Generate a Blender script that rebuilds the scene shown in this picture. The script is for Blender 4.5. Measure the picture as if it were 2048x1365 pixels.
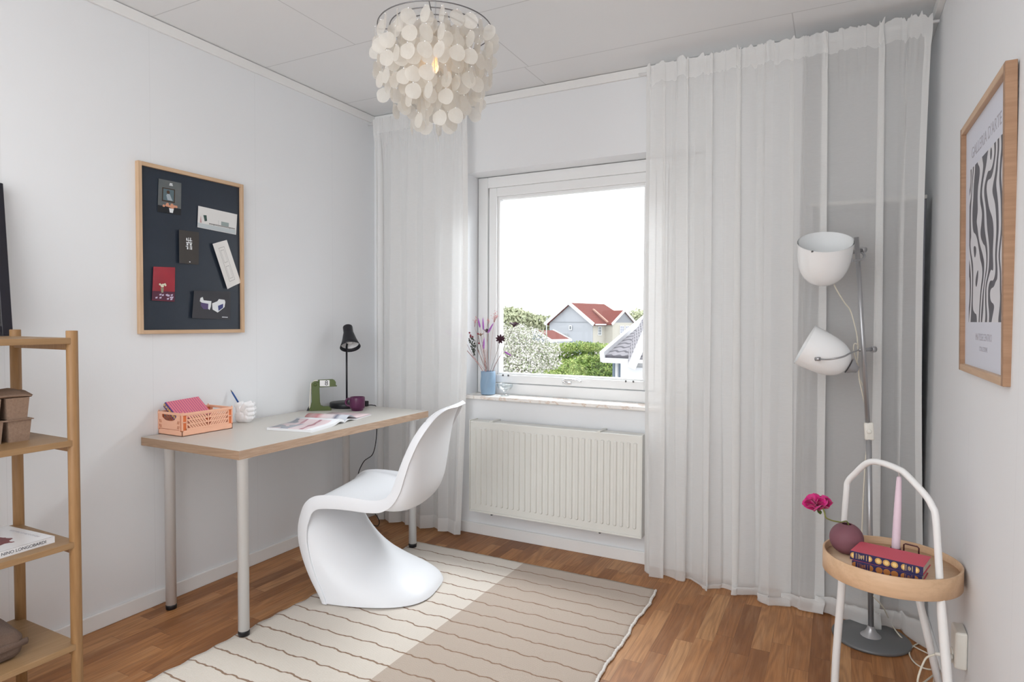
import bpy, bmesh, math, random
from mathutils import Vector, Matrix, noise

# ---------------------------------------------------------------- scene, camera, light
sc = bpy.context.scene
COL = sc.collection
for o in list(bpy.data.objects):
    bpy.data.objects.remove(o)
sc.view_settings.view_transform = 'Standard'
sc.view_settings.look = 'None'
sc.view_settings.gamma = 1.0
sc.view_settings.use_curve_mapping = False
sc.view_settings.exposure = 0.72
sc.cycles.max_bounces = 10
sc.cycles.diffuse_bounces = 6
sc.cycles.transmission_bounces = 8
sc.cycles.transparent_max_bounces = 16
sc.cycles.sample_clamp_indirect = 6.0
sc.cycles.caustics_refractive = False

W, H = 2048, 1365
FPX, YAW, PITCH, ROLL = 1255.70, 0.477821, -0.030437, 0.005037
CAM = Vector((0, 0, 1.2))
FWD = Vector((-math.sin(YAW) * math.cos(PITCH), math.cos(YAW) * math.cos(PITCH), math.sin(PITCH)))
RIGHT = Vector((math.cos(YAW), math.sin(YAW), 0))
UP = RIGHT.cross(FWD)
r_ = math.cos(ROLL) * RIGHT + math.sin(ROLL) * UP
u_ = -math.sin(ROLL) * RIGHT + math.cos(ROLL) * UP
RIGHT, UP = r_, u_
cam_d = bpy.data.cameras.new('camera')
cam_d.sensor_width = 36
cam_d.lens = FPX / W * 36
cam_d.clip_start = 0.05
cam_d.clip_end = 500
cam = bpy.data.objects.new('camera', cam_d)
COL.objects.link(cam)
cam.matrix_world = Matrix.Translation(CAM) @ Matrix((RIGHT, UP, -FWD)).transposed().to_4x4()
sc.camera = cam


def at(px, py, depth):
    """the point that stands at this distance in the survey of the photograph"""
    return CAM + (FWD + (px - W / 2) / FPX * RIGHT - (py - H / 2) / FPX * UP) * depth


world = bpy.data.worlds.new('overcast_sky')
sc.world = world
world.use_nodes = True
wn = world.node_tree.nodes
wl = world.node_tree.links
bg = wn['Background']
bg.inputs['Color'].default_value = (0.94, 0.97, 1.0, 1)
bg.inputs['Strength'].default_value = 1.7


def area_light(name, loc, target, sx, sy, power, color=(1, 1, 1), portal=False, spread=None):
    l = bpy.data.lights.new(name, 'AREA')
    l.shape = 'RECTANGLE'
    l.size, l.size_y = sx, sy
    l.energy = power
    l.color = color
    if portal:
        l.cycles.is_portal = True
    if spread:
        l.spread = spread
    o = bpy.data.objects.new(name, l)
    o.location = loc
    d = Vector(target) - Vector(loc)
    o.rotation_euler = d.to_track_quat('-Z', 'Y').to_euler()
    COL.objects.link(o)
    return o


# added fill lamps, unseen: one behind the camera, one under the ceiling
area_light('fill_light', (-0.9, -1.15, 1.5), (-1.1, 3, 1.15), 2.4, 2.0, 34, (0.945, 0.975, 1.0))
area_light('fill_light', (-0.95, 0.0, 2.40), (-0.95, 0.0, 0), 1.6, 1.6, 7, (0.945, 0.975, 1.0))
# added lamp outside, hidden above the window, strengthening the daylight that falls in
area_light('daylight_boost', (-1.15, 3.80, 2.62), (-1.55, 1.9, 0.75), 1.5, 1.0, 105, (0.93, 0.97, 1.0))
# the window's daylight: the sky itself, entering through this opening
area_light('window_portal', (-1.215, 3.36, 1.41), (-1.215, 0, 1.41), 1.31, 1.25, 1, portal=True)

# ---------------------------------------------------------------- materials
MATS = {}


def mat(name, color=(0.8, 0.8, 0.8), rough=0.5, metal=0.0, spec=0.5, emit=None, estr=1.0, alpha=None,
        trans=0.0, sss=0.0, coat=0.0, sheen=0.0, ior=1.45):
    if name in MATS:
        return MATS[name]
    m = bpy.data.materials.new(name)
    m.use_nodes = True
    b = m.node_tree.nodes['Principled BSDF']
    b.inputs['Base Color'].default_value = (*color, 1)
    b.inputs['Roughness'].default_value = rough
    b.inputs['Metallic'].default_value = metal
    b.inputs['Specular IOR Level'].default_value = spec
    b.inputs['IOR'].default_value = ior
    b.inputs['Transmission Weight'].default_value = trans
    b.inputs['Coat Weight'].default_value = coat
    b.inputs['Sheen Weight'].default_value = sheen
    if emit:
        b.inputs['Emission Color'].default_value = (*emit, 1)
        b.inputs['Emission Strength'].default_value = estr
    MATS[name] = m
    return m


class NT:
    """short hand for building node trees"""

    def __init__(self, m):
        self.m = m
        self.t = m.node_tree
        self.n = m.node_tree.nodes
        self.b = self.n.get('Principled BSDF')

    def add(self, typ, **kw):
        nd = self.n.new(typ)
        for k, v in kw.items():
            if k in ('operation', 'data_type', 'blend_type', 'feature', 'wave_type', 'bands_direction', 'noise_dimensions',
                     'interpolation_type', 'distance', 'voronoi_dimensions', 'white_noise_dimensions', 'vector_type'):
                setattr(nd, k, v)
        return nd

    def link(self, a, b):
        self.t.links.new(a, b)

    def math(self, op, a, b=None, c=None, clamp=False):
        nd = self.n.new('ShaderNodeMath')
        nd.operation = op
        nd.use_clamp = clamp
        for i, v in enumerate((a, b, c)):
            if v is None:
                continue
            if isinstance(v, (int, float)):
                nd.inputs[i].default_value = v
            else:
                self.link(v, nd.inputs[i])
        return nd.outputs[0]

    def coords(self, scale=(1, 1, 1), loc=(0, 0, 0), rot=(0, 0, 0), kind='Object'):
        tc = self.n.new('ShaderNodeTexCoord')
        mp = self.n.new('ShaderNodeMapping')
        mp.inputs['Scale'].default_value = scale
        mp.inputs['Location'].default_value = loc
        mp.inputs['Rotation'].default_value = rot
        self.link(tc.outputs[kind], mp.inputs['Vector'])
        return mp.outputs['Vector']

    def sep(self, v):
        s = self.n.new('ShaderNodeSeparateXYZ')
        self.link(v, s.inputs[0])
        return s.outputs

    def comb(self, x, y, z):
        s = self.n.new('ShaderNodeCombineXYZ')
        for i, v in enumerate((x, y, z)):
            if isinstance(v, (int, float)):
                s.inputs[i].default_value = v
            else:
                self.link(v, s.inputs[i])
        return s.outputs[0]

    def noise(self, vec, scale=5, detail=4, rough=0.5, dist=0.0):
        nd = self.n.new('ShaderNodeTexNoise')
        nd.inputs['Scale'].default_value = scale
        nd.inputs['Detail'].default_value = detail
        nd.inputs['Roughness'].default_value = rough
        nd.inputs['Distortion'].default_value = dist
        if vec is not None:
            self.link(vec, nd.inputs['Vector'])
        return nd.outputs['Fac']

    def ramp(self, fac, stops):
        nd = self.n.new('ShaderNodeValToRGB')
        cr = nd.color_ramp
        while len(cr.elements) > 1:
            cr.elements.remove(cr.elements[-1])
        cr.elements[0].position = stops[0][0]
        cr.elements[0].color = (*stops[0][1], 1)
        for p, c in stops[1:]:
            e = cr.elements.new(p)
            e.color = (*c, 1)
        self.link(fac, nd.inputs[0])
        return nd.outputs[0]

    def mix(self, fac, a, b, blend='MIX'):
        nd = self.n.new('ShaderNodeMix')
        nd.data_type = 'RGBA'
        nd.blend_type = blend
        for i, v in ((0, fac), (6, a), (7, b)):
            if isinstance(v, (int, float)):
                nd.inputs[i].default_value = v
            elif isinstance(v, tuple):
                nd.inputs[i].default_value = (*v, 1)
            else:
                self.link(v, nd.inputs[i])
        return nd.outputs[2]

    def bump(self, h, strength=0.3, dist=0.002):
        nd = self.n.new('ShaderNodeBump')
        nd.inputs['Strength'].default_value = strength
        nd.inputs['Distance'].default_value = dist
        self.link(h, nd.inputs['Height'])
        if self.b:
            self.link(nd.outputs[0], self.b.inputs['Normal'])
        return nd.outputs[0]

    def base(self, c):
        self.link(c, self.b.inputs['Base Color'])

    def lines(self, coord, positions, width):
        """mask: 1 on thin lines at the given positions"""
        out = None
        for p in positions:
            d = self.math('ABSOLUTE', self.math('SUBTRACT', coord, p))
            k = self.math('LESS_THAN', d, width / 2)
            out = k if out is None else self.math('MAXIMUM', out, k)
        return out


def m_wall():
    m = mat('painted_wallpaper', (0.77, 0.785, 0.80), 0.75, spec=0.25)
    t = NT(m)
    v = t.coords()
    x, y, z = t.sep(v)
    n = t.noise(t.coords((1, 1, 0.16)), 260, 3, 0.6)
    n2 = t.noise(t.coords((1, 1, 1)), 90, 3, 0.6)
    seam = t.lines(y, [0.05, 0.58, 1.107, 1.632, 2.158, 2.683], 0.0022)
    h = t.math('SUBTRACT', t.math('ADD', n, n2), t.math('MULTIPLY', seam, 1.5))
    t.bump(h, 0.10, 0.0012)
    t.base(t.mix(t.math('MULTIPLY', seam, 0.16), (0.77, 0.785, 0.80), (0.45, 0.45, 0.46)))
    return m


def m_plain_wall():
    m = mat('painted_wall', (0.77, 0.785, 0.80), 0.75, spec=0.25)
    t = NT(m)
    n = t.noise(t.coords((1, 1, 0.3)), 180, 3, 0.6)
    t.bump(n, 0.08, 0.001)
    return m


def m_ceiling():
    m = mat('ceiling_panels', (0.79, 0.80, 0.805), 0.8, spec=0.2)
    t = NT(m)
    x, y, z = t.sep(t.coords())
    rows = t.lines(y, [-0.07, 0.5, 1.07, 1.640, 2.217, 2.784], 0.0045)

    def joint(ylo, yhi, xs):
        k = t.lines(x, xs, 0.0045)
        a = t.math('GREATER_THAN', y, ylo)
        b = t.math('LESS_THAN', y, yhi)
        return t.math('MULTIPLY', k, t.math('MULTIPLY', a, b))
    j = t.math('MAXIMUM', joint(2.217, 2.784, [-1.359, -2.55]), joint(2.784, 3.1, [-0.184, -1.38]))
    j = t.math('MAXIMUM', j, joint(1.64, 2.217, [-0.75, -1.95]))
    k = t.math('MAXIMUM', rows, j)
    t.base(t.mix(t.math('MULTIPLY', k, 0.42), (0.79, 0.80, 0.805), (0.35, 0.35, 0.35)))
    n = t.noise(t.coords(), 120, 2, 0.6)
    t.bump(t.math('SUBTRACT', n, t.math('MULTIPLY', k, 3)), 0.05, 0.001)
    return m


def m_floor():
    m = mat('oak_strip_floor', (0.4, 0.2, 0.09), 0.42, spec=0.4)
    t = NT(m)
    x, y, z = t.sep(t.coords())
    SW = 0.0655
    row = t.math('FLOOR', t.math('DIVIDE', x, SW))
    wn = t.n.new('ShaderNodeTexWhiteNoise')
    wn.noise_dimensions = '1D'
    t.link(row, wn.inputs['W'])
    off = t.math('MULTIPLY', wn.outputs['Value'], 3.7)
    yy = t.math('DIVIDE', t.math('ADD', y, off), 0.44)
    cell = t.math('FLOOR', yy)
    w2 = t.n.new('ShaderNodeTexWhiteNoise')
    w2.noise_dimensions = '2D'
    t.link(t.comb(row, cell, 0.0), w2.inputs['Vector'])
    rnd = w2.outputs['Value']
    # grain: long, bent rings, shifted for each stave
    px = t.math('ADD', x, t.math('MULTIPLY', rnd, 7.3))
    py = t.math('ADD', y, t.math('MULTIPLY', rnd, 13.1))
    gv = t.comb(t.math('MULTIPLY', px, 1.0), t.math('MULTIPLY', py, 0.10), 0.0)
    big = t.noise(gv, 9, 2, 0.5, 0.0)
    rings = t.math('SINE', t.math('MULTIPLY', big, 95))
    rings = t.math('MULTIPLY_ADD', rings, 0.5, 0.5)
    fine = t.noise(t.comb(px, t.math('MULTIPLY', py, 0.03), 0.0), 240, 3, 0.65)
    mid = t.noise(t.comb(px, t.math('MULTIPLY', py, 0.12), 0.0), 26, 3, 0.6)
    base = t.ramp(rnd, [(0.0, (0.25, 0.098, 0.032)), (0.3, (0.36, 0.150, 0.050)), (0.6, (0.46, 0.205, 0.072)),
                        (0.85, (0.50, 0.240, 0.094)), (1.0, (0.55, 0.290, 0.125))])
    c = t.mix(t.math('MULTIPLY', rings, 0.34), base, (0.15, 0.058, 0.020), 'MIX')
    c = t.mix(t.math('MULTIPLY', t.math('SUBTRACT', fine, 0.40, clamp=True), 1.1, clamp=True), c, (0.15, 0.06, 0.022))
    c = t.mix(t.math('MULTIPLY', t.math('SUBTRACT', mid, 0.50, clamp=True), 1.1, clamp=True), c, (0.60, 0.36, 0.19))
    # joints
    fx = t.math('FRACT', t.math('DIVIDE', x, SW))
    fy = t.math('FRACT', yy)
    e1 = t.math('LESS_THAN', t.math('MINIMUM', fx, t.math('SUBTRACT', 1, fx)), 0.008)
    e2 = t.math('LESS_THAN', t.math('MINIMUM', fy, t.math('SUBTRACT', 1, fy)), 0.0018)
    e = t.math('MAXIMUM', e1, e2)
    c = t.mix(t.math('MULTIPLY', e, 0.55), c, (0.07, 0.03, 0.015))
    t.base(c)
    t.link(t.math('MULTIPLY_ADD', fine, 0.16, 0.34), t.b.inputs['Roughness'])
    t.bump(t.math('SUBTRACT', fine, t.math('MULTIPLY', e, 2)), 0.12, 0.0006)
    return m


def wood(name, c1, c2, c3=None, axis='z', scale=1.0, rough=0.5, ring=28):
    if name in MATS:
        return MATS[name]
    m = mat(name, c1, rough, spec=0.35)
    t = NT(m)
    s = {'x': (0.08, 1, 1), 'y': (1, 0.08, 1), 'z': (1, 1, 0.08)}[axis]
    v = t.coords(tuple(k * scale for k in s))
    big = t.noise(v, 7, 2, 0.5, 0.3)
    rings = t.math('MULTIPLY_ADD', t.math('SINE', t.math('MULTIPLY', big, ring * 3)), 0.5, 0.5)
    fine = t.noise(v, 160, 3, 0.6)
    c = t.mix(t.math('MULTIPLY', rings, 0.55), c1, c2)
    c = t.mix(t.math('MULTIPLY', t.math('SUBTRACT', fine, 0.42, clamp=True), 1.6, clamp=True), c, c3 or c2)
    t.base(c)
    t.bump(fine, 0.08, 0.0004)
    return m


def m_curtain(name, col, tr, seed=0):
    m = mat(name, col, 0.9)
    t = NT(m)
    t.n.remove(t.b)
    out = t.n['Material Output']
    dif = t.n.new('ShaderNodeBsdfDiffuse')
    tl = t.n.new('ShaderNodeBsdfTranslucent')
    tp = t.n.new('ShaderNodeBsdfTransparent')
    weave = t.noise(t.coords((1, 1, 14), loc=(seed, 0, 0)), 40, 3, 0.6)
    cc = t.mix(weave, tuple(k * 0.93 for k in col), col)
    t.link(cc, dif.inputs[0])
    tl.inputs[0].default_value = (*col, 1)
    lw = t.n.new('ShaderNodeLayerWeight')
    lw.inputs['Blend'].default_value = 0.5
    fac = t.math('MULTIPLY', t.math('POWER', t.math('SUBTRACT', 1.0, lw.outputs['Facing']), 0.6),
                 t.math('MULTIPLY_ADD', weave, 0.12, tr - 0.06))
    m1 = t.n.new('ShaderNodeMixShader')
    m1.inputs[0].default_value = 0.34
    t.link(dif.outputs[0], m1.inputs[1])
    t.link(tl.outputs[0], m1.inputs[2])
    m2 = t.n.new('ShaderNodeMixShader')
    t.link(fac, m2.inputs[0])
    t.link(m1.outputs[0], m2.inputs[1])
    t.link(tp.outputs[0], m2.inputs[2])
    t.link(m2.outputs[0], out.inputs['Surface'])
    b = t.n.new('ShaderNodeBump')
    b.inputs['Strength'].default_value = 0.25
    b.inputs['Distance'].default_value = 0.001
    t.link(weave, b.inputs['Height'])
    t.link(b.outputs[0], dif.inputs['Normal'])
    return m


def m_rug():
    m = mat('woven_rug', (0.6, 0.55, 0.5), 0.95, spec=0.1, sheen=0.2)
    t = NT(m)
    x, y, z = t.sep(t.coords())
    wob = t.noise(t.coords((1, 0.35, 0)), 17, 2, 0.5)
    wob2 = t.noise(t.coords((1, 0.3, 0)), 95, 1, 0.5)
    yw = t.math('ADD', y, t.math('ADD', t.math('MULTIPLY', t.math('SUBTRACT', wob, 0.5), 0.040),
                                 t.math('MULTIPLY', t.math('SUBTRACT', wob2, 0.5), 0.003)))
    fr = t.math('FRACT', t.math('DIVIDE', t.math('SUBTRACT', yw, 1.314), 0.0965))
    dist = t.math('MULTIPLY', t.math('MINIMUM', fr, t.math('SUBTRACT', 1, fr)), 0.0965)
    line = t.math('LESS_THAN', dist, 0.0036)
    ribs = t.math('MULTIPLY_ADD', t.math('SINE', t.math('MULTIPLY', y, 2 * math.pi / 0.0058)), 0.5, 0.5)
    warp = t.math('MULTIPLY_ADD', t.math('SINE', t.math('MULTIPLY', x, 2 * math.pi / 0.0055)), 0.5, 0.5)
    fuzz = t.noise(t.coords(), 420, 3, 0.7)
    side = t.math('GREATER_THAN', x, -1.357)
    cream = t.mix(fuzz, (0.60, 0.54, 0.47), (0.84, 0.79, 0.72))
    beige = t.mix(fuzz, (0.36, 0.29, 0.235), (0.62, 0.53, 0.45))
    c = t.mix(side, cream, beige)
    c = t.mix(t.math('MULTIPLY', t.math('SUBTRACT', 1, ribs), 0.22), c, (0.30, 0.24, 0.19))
    lc = t.mix(warp, (0.16, 0.09, 0.055), (0.36, 0.24, 0.16))
    c = t.mix(line, c, lc)
    t.base(c)
    h = t.math('ADD', t.math('MULTIPLY', ribs, 0.5), t.math('MULTIPLY', line, 2.0))
    h = t.math('ADD', h, t.math('MULTIPLY', fuzz, 0.5))
    t.bump(h, 0.6, 0.0018)
    return m


# ---------------------------------------------------------------- mesh helpers
def prop(o, label=None, cat=None, group=None, kind=None):
    if label:
        o['label'] = label
    if cat:
        o['category'] = cat
    if group:
        o['group'] = group
    if kind:
        o['kind'] = kind
    return o


def link(name, me, m=None, parent=None, smooth=False, loc=None):
    if isinstance(me, bmesh.types.BMesh):
        bm = me
        bmesh.ops.recalc_face_normals(bm, faces=bm.faces)
        me = bpy.data.meshes.new(name)
        bm.to_mesh(me)
        bm.free()
    if m is not None:
        for k in (m if isinstance(m, (list, tuple)) else [m]):
            me.materials.append(k)
    if smooth:
        for p in me.polygons:
            p.use_smooth = True
    o = bpy.data.objects.new(name, me)
    COL.objects.link(o)
    if parent:
        o.parent = parent
    if loc is not None:
        o.location = loc
    return o


def link_each(name, bm, m=None, parent=None, smooth=False):
    """one object for every separate piece of the mesh"""
    bmesh.ops.recalc_face_normals(bm, faces=bm.faces)
    seen = set()
    out = []
    bm.verts.index_update()
    for v0 in bm.verts:
        if v0 in seen:
            continue
        comp, todo = [], [v0]
        seen.add(v0)
        while todo:
            v = todo.pop()
            comp.append(v)
            for e in v.link_edges:
                w = e.other_vert(v)
                if w not in seen:
                    seen.add(w)
                    todo.append(w)
        nb_ = bmesh.new()
        mp = {v: nb_.verts.new(v.co) for v in comp}
        for f in {f for v in comp for f in v.link_faces}:
            nf = nb_.faces.new([mp[v] for v in f.verts])
            nf.smooth = f.smooth
            nf.material_index = f.material_index
        out.append(link(name, nb_, m, parent, smooth))
    bm.free()
    return out


def empty(name, loc, rz=0.0, label=None, cat=None, group=None, kind=None):
    o = bpy.data.objects.new(name, None)
    o.empty_display_size = 0.05
    o.location = loc
    o.rotation_euler = (0, 0, rz)
    COL.objects.link(o)
    return prop(o, label, cat, group, kind)


def box(bm, x0, x1, y0, y1, z0, z1, bevel=0.0, seg=2, mi=0, M=None):
    vs = [bm.verts.new((x, y, z)) for z in (z0, z1) for (x, y) in ((x0, y0), (x1, y0), (x1, y1), (x0, y1))]
    fs = [bm.faces.new([vs[i] for i in f]) for f in
          ((3, 2, 1, 0), (4, 5, 6, 7), (0, 1, 5, 4), (1, 2, 6, 5), (2, 3, 7, 6), (3, 0, 4, 7))]
    for f in fs:
        f.material_index = mi
    if M is not None:
        for v in vs:
            v.co = M @ v.co
    if bevel > 0:
        es = list({e for f in fs for e in f.edges})
        bmesh.ops.bevel(bm, geom=es, offset=bevel, segments=seg, profile=0.5, affect='EDGES')
    return fs


def mbox(name, x0, x1, y0, y1, z0, z1, m, parent=None, bevel=0.0, seg=2, smooth=False):
    bm = bmesh.new()
    box(bm, x0, x1, y0, y1, z0, z1, bevel, seg)
    return link(name, bm, m, parent, smooth)


def lathe(bm, prof, seg=32, M=None, mi=0, cap=False):
    """prof: list of (r, z)"""
    rings = []
    for r, z in prof:
        if r < 1e-6:
            v = bm.verts.new((0, 0, z))
            if M is not None:
                v.co = M @ v.co
            rings.append([v])
            continue
        ring = []
        for i in range(seg):
            a = 2 * math.pi * i / seg
            v = bm.verts.new((r * math.cos(a), r * math.sin(a), z))
            if M is not None:
                v.co = M @ v.co
            ring.append(v)
        rings.append(ring)
    for a, b in zip(rings[:-1], rings[1:]):
        if len(a) == 1 and len(b) == 1:
            continue
        for i in range(seg):
            j = (i + 1) % seg
            if len(a) == 1:
                f = bm.faces.new((a[0], b[j], b[i]))
            elif len(b) == 1:
                f = bm.faces.new((a[i], a[j], b[0]))
            else:
                f = bm.faces.new((a[i], a[j], b[j], b[i]))
            f.material_index = mi
            f.smooth = True
    return rings


def smooth_path(pts, n=8, closed=False):
    """Catmull-Rom through the points"""
    P = [Vector(p) for p in pts]
    out = []
    N = len(P)
    rng = range(N if closed else N - 1)
    for i in rng:
        p0 = P[(i - 1) % N] if (closed or i > 0) else P[0] * 2 - P[1]
        p1 = P[i]
        p2 = P[(i + 1) % N]
        p3 = P[(i + 2) % N] if (closed or i + 2 < N) else P[-1] * 2 - P[-2]
        for k in range(n):
            s = k / n
            out.append(0.5 * ((2 * p1) + (p2 - p0) * s + (2 * p0 - 5 * p1 + 4 * p2 - p3) * s * s +
                              (3 * p1 - p0 - 3 * p2 + p3) * s ** 3))
    if not closed:
        out.append(P[-1].copy())
    return out


def tube(bm, pts, r, seg=10, closed=False, cap=True, mi=0, flat=1.0):
    P = [Vector(p) for p in pts]
    N = len(P)
    rs = r if isinstance(r, (list, tuple)) else [r] * N
    T = []
    for i in range(N):
        a = P[(i - 1) % N] if (closed or i > 0) else P[i]
        b = P[(i + 1) % N] if (closed or i < N - 1) else P[i]
        d = b - a
        T.append(d.normalized() if d.length > 1e-9 else Vector((0, 0, 1)))
    ref = Vector((0, 0, 1)) if abs(T[0].z) < 0.9 else Vector((1, 0, 0))
    nrm = (ref - T[0] * ref.dot(T[0])).normalized()
    rings = []
    for i in range(N):
        nrm = (nrm - T[i] * nrm.dot(T[i]))
        nrm = nrm.normalized() if nrm.length > 1e-9 else Vector((1, 0, 0))
        bi = T[i].cross(nrm)
        ring = [bm.verts.new(P[i] + (nrm * math.cos(2 * math.pi * k / seg) + bi * flat * math.sin(2 * math.pi * k / seg)) * rs[i])
                for k in range(seg)]
        rings.append(ring)
    rng = range(N if closed else N - 1)
    for i in rng:
        a, b = rings[i], rings[(i + 1) % N]
        for k in range(seg):
            j = (k + 1) % seg
            f = bm.faces.new((a[k], a[j], b[j], b[k]))
            f.smooth = True
            f.material_index = mi
    if cap and not closed:
        f = bm.faces.new(list(reversed(rings[0])))
        f.material_index = mi
        f = bm.faces.new(rings[-1])
        f.material_index = mi
    return rings


def prism(bm, pts, z0, z1, M=None, mi=0):
    """pts: outline in xy, extruded along z"""
    a = [bm.verts.new((x, y, z0)) for x, y in pts]
    b = [bm.verts.new((x, y, z1)) for x, y in pts]
    fs = [bm.faces.new(list(reversed(a))), bm.faces.new(b)]
    n = len(pts)
    for i in range(n):
        j = (i + 1) % n
        fs.append(bm.faces.new((a[i], a[j], b[j], b[i])))
    for f in fs:
        f.material_index = mi
    if M is not None:
        for v in a + b:
            v.co = M @ v.co
    return fs


def grid(bm, nu, nv, fn, closed_u=False, mi=0, smooth=True):
    vs = [[bm.verts.new(fn(i, j)) for j in range(nv)] for i in range(nu)]
    for i in range(nu if closed_u else nu - 1):
        for j in range(nv - 1):
            k = (i + 1) % nu
            f = bm.faces.new((vs[i][j], vs[k][j], vs[k][j + 1], vs[i][j + 1]))
            f.smooth = smooth
            f.material_index = mi
    return vs


def mod_solid(o, t, offset=0.0):
    s = o.modifiers.new('solid', 'SOLIDIFY')
    s.thickness = t
    s.offset = offset
    return s


def mod_bevel(o, w, seg=2, angle=40):
    b = o.modifiers.new('bevel', 'BEVEL')
    b.width = w
    b.segments = seg
    b.limit_method = 'ANGLE'
    b.angle_limit = math.radians(angle)
    return b


def mod_sub(o, lv=1):
    s = o.modifiers.new('sub', 'SUBSURF')
    s.levels = lv
    s.render_levels = lv
    return s


def basis(origin, x, y, z):
    m = Matrix((Vector(x), Vector(y), Vector(z))).transposed().to_4x4()
    m.translation = Vector(origin)
    return m


def axis_m(p, d, roll=0.0):
    """frame with z along d"""
    d = Vector(d).normalized()
    q = d.to_track_quat('Z', 'Y')
    return Matrix.Translation(Vector(p)) @ q.to_matrix().to_4x4() @ Matrix.Rotation(roll, 4, 'Z')


def text_mesh(name, s, size, M, m, parent, extrude=0.0002, align='CENTER', sx=1.0):
    cu = bpy.data.curves.new(name, 'FONT')
    cu.body = s
    cu.size = size
    cu.extrude = extrude
    cu.align_x = align
    cu.align_y = 'CENTER'
    tmp = bpy.data.objects.new('tmp', cu)
    COL.objects.link(tmp)
    dg = bpy.context.evaluated_depsgraph_get()
    me = bpy.data.meshes.new_from_object(tmp.evaluated_get(dg))
    bpy.data.objects.remove(tmp)
    me.name = name
    for v in me.vertices:
        v.co = M @ Vector((v.co.x * sx, v.co.y, v.co.z))
    me.materials.clear()
    return link(name, me, m, parent)

# ---------------------------------------------------------------- the room
XL, YB, XR, ZC = -2.5295, 3.045, 0.335, 2.445
YF = -1.3                     # open side behind the camera
WX0, WX1, WZ0, WZ1 = -1.868, -0.561, 0.787, 2.033      # window opening
AX0, AY1 = -0.155, 3.62       # alcove behind the long curtain
white_trim = mat('white_trim_paint', (0.80, 0.80, 0.79), 0.4)
NTt = NT(white_trim)
NTt.bump(NTt.noise(NTt.coords(), 60, 2, 0.5), 0.03, 0.0005)
WALL = m_wall()
PWALL = m_plain_wall()

bm = bmesh.new()
box(bm, XL - 0.2, XR + 0.2, YF, AY1 + 0.2, -0.12, 0.0)
prop(link('floor', bm, m_floor()), kind='structure')
bm = bmesh.new()
box(bm, XL - 0.2, XR + 0.2, YF, AY1 + 0.2, ZC, ZC + 0.12)
prop(link('ceiling', bm, m_ceiling()), kind='structure')
bm = bmesh.new()
box(bm, XL - 0.2, XL, YF, YB + 0.3, 0, ZC)
prop(link('wall_left', bm, WALL), kind='structure')
bm = bmesh.new()
box(bm, XR, XR + 0.2, YF, AY1 + 0.2, 0, ZC)
prop(link('wall_right', bm, WALL), kind='structure')
bm = bmesh.new()
box(bm, XL, WX0, YB, YB + 0.3, 0, ZC)
box(bm, WX1, AX0, YB, YB + 0.3, 0, ZC)
box(bm, WX0, WX1, YB, YB + 0.3, 0, WZ0 - 0.02)
box(bm, WX0, WX1, YB, YB + 0.3, WZ1, ZC)
box(bm, AX0 - 0.1, AX0, YB + 0.3, AY1, 0, ZC)
box(bm, AX0 - 0.1, XR, AY1, AY1 + 0.2, 0, ZC)
prop(link('wall_back', bm, PWALL), kind='structure')

bm = bmesh.new()
box(bm, XL, XR, YF - 0.2, YF, 0, ZC)
prop(link('wall_front', bm, PWALL), kind='structure')

# cornices and skirtings
def strip(name, x0, x1, y0, y1, z0, z1, bev=0.003):
    bm = bmesh.new()
    box(bm, x0, x1, y0, y1, z0, z1, bev, 2)
    return prop(link(name, bm, white_trim), kind='structure')


strip('trim_1', XL, XL + 0.012, YF, YB, 2.399, ZC - 0.003, 0.002)
strip('trim_2', XL + 0.012, AX0, YB - 0.012, YB, 2.399, ZC - 0.003, 0.002)
strip('trim_3', XR - 0.022, XR, YF, AY1, 2.397, ZC - 0.003, 0.002)
strip('baseboard_left', XL, XL + 0.012, YF, YB, 0, 0.062)
strip('baseboard_back', XL + 0.012, AX0, YB - 0.012, YB, 0, 0.062)
strip('baseboard_right', XR - 0.012, XR, YF, AY1, 0, 0.062)

# ---- window
win = empty('window_1', (0, 0, 0), kind='structure')
wm = mat('window_frame_paint', (0.80, 0.81, 0.81), 0.35)
YW = 3.165


def frame_bm(x0, x1, z0, z1, y0, y1, w, wb=None, bev=0.004):
    bm = bmesh.new()
    wb = w if wb is None else wb
    box(bm, x0, x0 + w, y0, y1, z0, z1, bev)
    box(bm, x1 - w, x1, y0, y1, z0, z1, bev)
    box(bm, x0 + w, x1 - w, y0, y1, z1 - w, z1, bev)
    box(bm, x0 + w, x1 - w, y0, y1, z0, z0 + wb, bev)
    return bm


# outer frame with a mullion
bm = frame_bm(WX0 + 0.004, WX1 - 0.004, WZ0, WZ1 - 0.003, YW, YW + 0.12, 0.062, 0.060)
box(bm, -0.822, -0.765, YW, YW + 0.12, WZ0 + 0.06, WZ1 - 0.063, 0.003)
link('window_frame', bm, wm, win)
# sash with sloping glazing beads
bm = frame_bm(-1.795, -0.826, 0.851, 1.968, YW + 0.006, YW + 0.07, 0.050, 0.046)
link('window_sash', bm, wm, win)
bm = frame_bm(-1.7450, -0.876, 0.897, 1.918, YW + 0.02, YW + 0.07, 0.014, 0.010, 0.002)
link('glazing_bead', bm, wm, win)
bm = bmesh.new()
box(bm, -0.763, -0.625, YW + 0.01, YW + 0.07, 0.851, 1.968, 0.004)
link('side_panel', bm, wm, win)
glass = mat('window_glass', (1, 1, 1), 0.0, trans=1.0)
g = NT(glass)
g.n.remove(g.b)
tp = g.n.new('ShaderNodeBsdfTransparent')
gl = g.n.new('ShaderNodeBsdfGlossy')
gl.inputs['Roughness'].default_value = 0.02
fr = g.n.new('ShaderNodeLayerWeight')
fr.inputs['Blend'].default_value = 0.5
frf = g.math('MULTIPLY_ADD', g.math('POWER', fr.outputs['Facing'], 5), 0.5, 0.02)
mx = g.n.new('ShaderNodeMixShader')
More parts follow.
